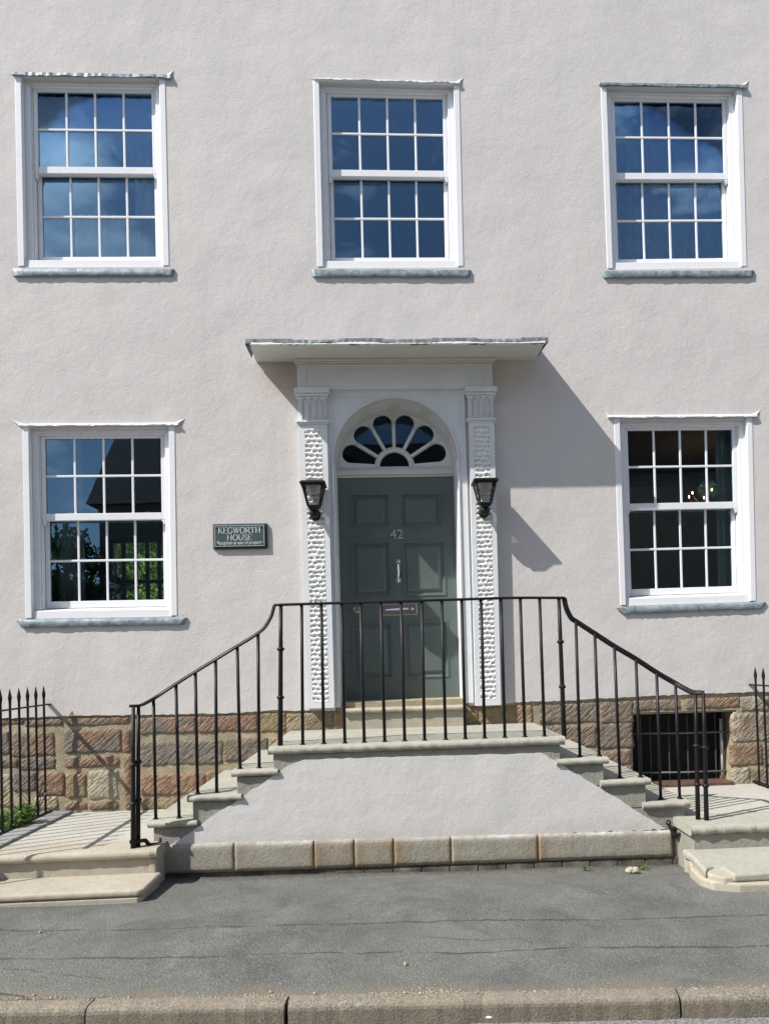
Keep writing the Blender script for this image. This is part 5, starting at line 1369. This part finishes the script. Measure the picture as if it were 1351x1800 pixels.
# ------------------------------------------------------------------ plants
def leaves(m, c, R, n, size, rnd, sq=(1, 1, 1), shell=.35):
    for _ in range(n):
        while True:
            p = Vector((rnd.uniform(-1, 1), rnd.uniform(-1, 1), rnd.uniform(-1, 1)))
            if shell < p.length < 1: break
        q = Vector((c[0] + p.x * R * sq[0], c[1] + p.y * R * sq[1], c[2] + p.z * R * sq[2]))
        d = Vector((rnd.gauss(0, 1), rnd.gauss(0, 1), rnd.gauss(.4, 1))).normalized(); s = d.cross(Vector((rnd.gauss(0, 1), rnd.gauss(0, 1), rnd.gauss(0, 1)))).normalized()
        L_ = size * rnd.uniform(.6, 1.3); k = rnd.random()
        m.add([q, q + d * L_ * .5 + s * L_ * .32, q + d * L_, q + d * L_ * .5 - s * L_ * .32], [(0, 1, 2, 3)], c=(k, k, k))
bx, bz = at(27, 1425, -.55); shr = empty('shrub', (bx, -.55, ZPL), 'small bright green leafy shrub behind the spiked fence', 'shrub')
m = MB(); rnd = random.Random(2)
for c, R in (((bx - .04, -.55, ZPL + .07), .09), ((bx + .05, -.5, ZPL + .10), .085), ((bx - .12, -.62, ZPL + .06), .08), ((bx + .02, -.62, ZPL + .04), .075), ((bx - .25, -.55, ZPL + .09), .10)): leaves(m, c, R, 620, .026, rnd)
m.build('foliage', M_leaf, shr, attrs=True)
m = MB()
for _ in range(14): a = rnd.uniform(0, 6.3); m.tube([(bx, -.55, ZPL), (bx + .09 * cos(a), -.55 + .09 * sin(a), ZPL + rnd.uniform(.06, .18))], .003, 5)
m.build('stem', M_twig, shr)
tx, tz = at(38, 1388, -.3); tw = MB()
rnd = random.Random(12)
for k in range(9):
    a = rnd.uniform(0, 6.28); h = rnd.uniform(.15, .34); b = Vector((tx + .10 + rnd.uniform(-.05, .05), -.25, ZPL)); t_ = b + Vector((.16 * cos(a) - .06, .06 * sin(a), h))
    tw.tube([b, (b + t_) / 2 + Vector((rnd.uniform(-.02, .02), 0, .02)), t_], [.004, .003, .002], 5); tw.ball(t_, .014, 6, (1.4, .8, .7))
tag(tw.build('dead_plant', M_twig, loc=(tx, -.25, ZPL)), 'withered brown twig plant against the stone plinth behind the fence', 'dead plant')
def weed(px, py, label, n, size, R):
    x, y = gat(px, py, -.01); y = min(y, YF - .03)
    m = MB(); rnd = random.Random(px); z = pave_z(x, y)
    leaves(m, (x, y, z + R * .5), R, n, size, rnd, (1.3, .7, .6), 0)
    tag(m.build('weed', M_leaf, attrs=True, loc=(x, y, z)), label, 'weed', 'weeds at the stair foot')
weed(1127, 1526, 'small green weed behind the pale mortar lump at the stair foot', 26, .034, .034)
weed(1031, 1530, 'low green weed sprig further from the pale mortar lump at the stair foot', 20, .026, .03)
# mortar lump
lx, ly = gat(1113, 1535, .0); m = MB(); rnd = random.Random(6)
for _ in range(7): m.ball((lx + rnd.uniform(-.03, .03), ly + rnd.uniform(-.015, .015), pave_z(lx, ly) + rnd.uniform(.008, .035)), rnd.uniform(.018, .032), 8, (1.1, .9, .8))
for i, v in enumerate(m.v): m.v[i] = (v[0] + rnd.uniform(-.004, .004), v[1] + rnd.uniform(-.004, .004), v[2] + rnd.uniform(-.004, .004))
tag(m.build('mortar_lump', M_lump, loc=(lx, ly, 0)), 'crumbling pale lump of mortar on the pavement by the stair foot', 'mortar lump')
for px, py, s, lab in ((712, 1695, .012, 'small upright pale pebble alone in the middle of the pavement'), (71, 1641, .010, 'small white pebble on the pavement below the buff sandstone step'), (860, 1791, .016, 'flat white chip lying in the gutter at a kerb joint')):
    x, y = gat(px, py, .05 if py < 1750 else -.03); m = MB(); z = pave_z(x, y) if py < 1750 else -.03; m.ball((x, y, z + s * .6), s, 8, (1.3 if py > 1750 else .8, .8, .5 if py > 1750 else 1.1)); tag(m.build('pebble', M_carve if py > 1750 else M_lump, loc=(x, y, z)), lab, 'pebble')

# ------------------------------------------------------------------ across the road (seen mirrored in the panes) and the garden behind
opp = empty('opposite_house', (0, -16, 0), 'dark tiled house across the road mirrored in the window panes', 'house')
m = MB(); m.box(-8.0, -2.9, -21, -14.0, -.05, 6.2); m.box(-2.9, 5.2, -20.5, -14.5, -.05, 4.8); m.box(5.2, 12.5, -21, -14.0, -.05, 7.0); m.build('wall', M_farwall, opp)
m = MB()
m.add([(-8.25, -13.8, 6.1), (-2.7, -13.8, 6.1), (-2.7, -17.5, 10.6), (-8.0, -17.5, 10.6), (-8.25, -21.2, 6.1), (-2.7, -21.2, 6.1)], [(3, 2, 1, 0), (4, 5, 2, 3), (4, 3, 0), (1, 2, 5), (0, 1, 5, 4)])
m.build('roof', M_rooft, opp)
m = MB(); m.add([(-2.69, -14.3, 4.7), (5.19, -14.3, 4.7), (5.19, -17.5, 8.9), (-2.69, -17.5, 8.9), (-2.69, -20.7, 4.7), (5.19, -20.7, 4.7)], [(3, 2, 1, 0), (4, 5, 2, 3), (4, 3, 0), (1, 2, 5), (0, 1, 5, 4)])
m.build('roof', M_rooft, opp)
m = MB(); m.add([(5.0, -13.8, 6.8), (12.8, -13.8, 6.8), (8.4, -13.8, 12.6), (5.0, -21.2, 6.8), (12.8, -21.2, 6.8), (8.4, -21.2, 12.6)], [(2, 1, 0), (3, 4, 5), (0, 3, 5, 2), (2, 5, 4, 1), (0, 1, 4, 3)])
m.build('roof', M_rooft, opp)
m = MB(); m.box(-4.4, -3.6, -18, -17.3, 9, 11.6); m.build('chimney', M_farwall, opp)
for x, y in ((-6.8, -14.0), (-4.6, -14.0), (-1.4, -14.5), (2.0, -14.5), (7.5, -14.0), (10, -14.0)):
    m = MB(); m.box(x, x + 1.2, y, y - -.06, 1.2, 2.8); m.build('window', M_black, opp)
def tree(x, y, h, R, lab, mat, n, dense):
    e = empty('tree', (x, y, -.05), lab, 'tree', None); rnd = random.Random(int(x * 10)); m = MB()
    m.tube([(x, y, -.1), (x + .1, y, h * .3), (x, y + .1, h * .6), (x + .1, y, h * .8)], [.22, .16, .1, .04], 8)
    for k in range(7): a = k * .9; m.tube([(x, y, h * (.3 + .05 * k)), (x + R * .6 * cos(a), y + R * .6 * sin(a), h * (.5 + .06 * k))], [.08, .02], 6)
    m.build('trunk', M_twig, e); m = MB()
    for k in range(n):
        a, b = rnd.uniform(0, 6.28), rnd.uniform(-1, 1); r = R * rnd.uniform(.35, .8)
        c = (x + r * cos(a) * sqrt(1 - b * b * .6), y + r * sin(a) * sqrt(1 - b * b * .6), h * .62 + b * h * .34)
        leaves(m, c, R * rnd.uniform(.2, .34), dense, .14, rnd)
    m.build('crown', mat, e, attrs=True)
tree(-9.6, -13.5, 5.4, 2.2, 'dark bushy tree across the road mirrored in the lower window with the oil lamp', M_leafd, 70, 330)
tree(-14.0, -15.5, 7.4, 3.0, 'taller dark tree across the road mirrored beside the bushy one', M_leafd, 70, 330)
gx = at(245, 1010, 13.0)[0]
tree(gx - .6, 13.5, 5.6, 2.6, 'bright green garden tree seen through the house in the lower window with the oil lamp', M_leafg, 110, 330)
m = MB(); rnd = random.Random(77)
for k in range(60): leaves(m, (gx + rnd.uniform(-3.2, 3.2), 12 + rnd.uniform(-.5, .5), 1.6 + rnd.uniform(-1.5, 1.6)), .7, 330, .10, rnd)
tag(m.build('hedge', M_leafg, attrs=True, loc=(gx, 12, 0)), 'bright garden hedge seen through the house below the garden tree', 'hedge')
bpy.context.view_layer.update()
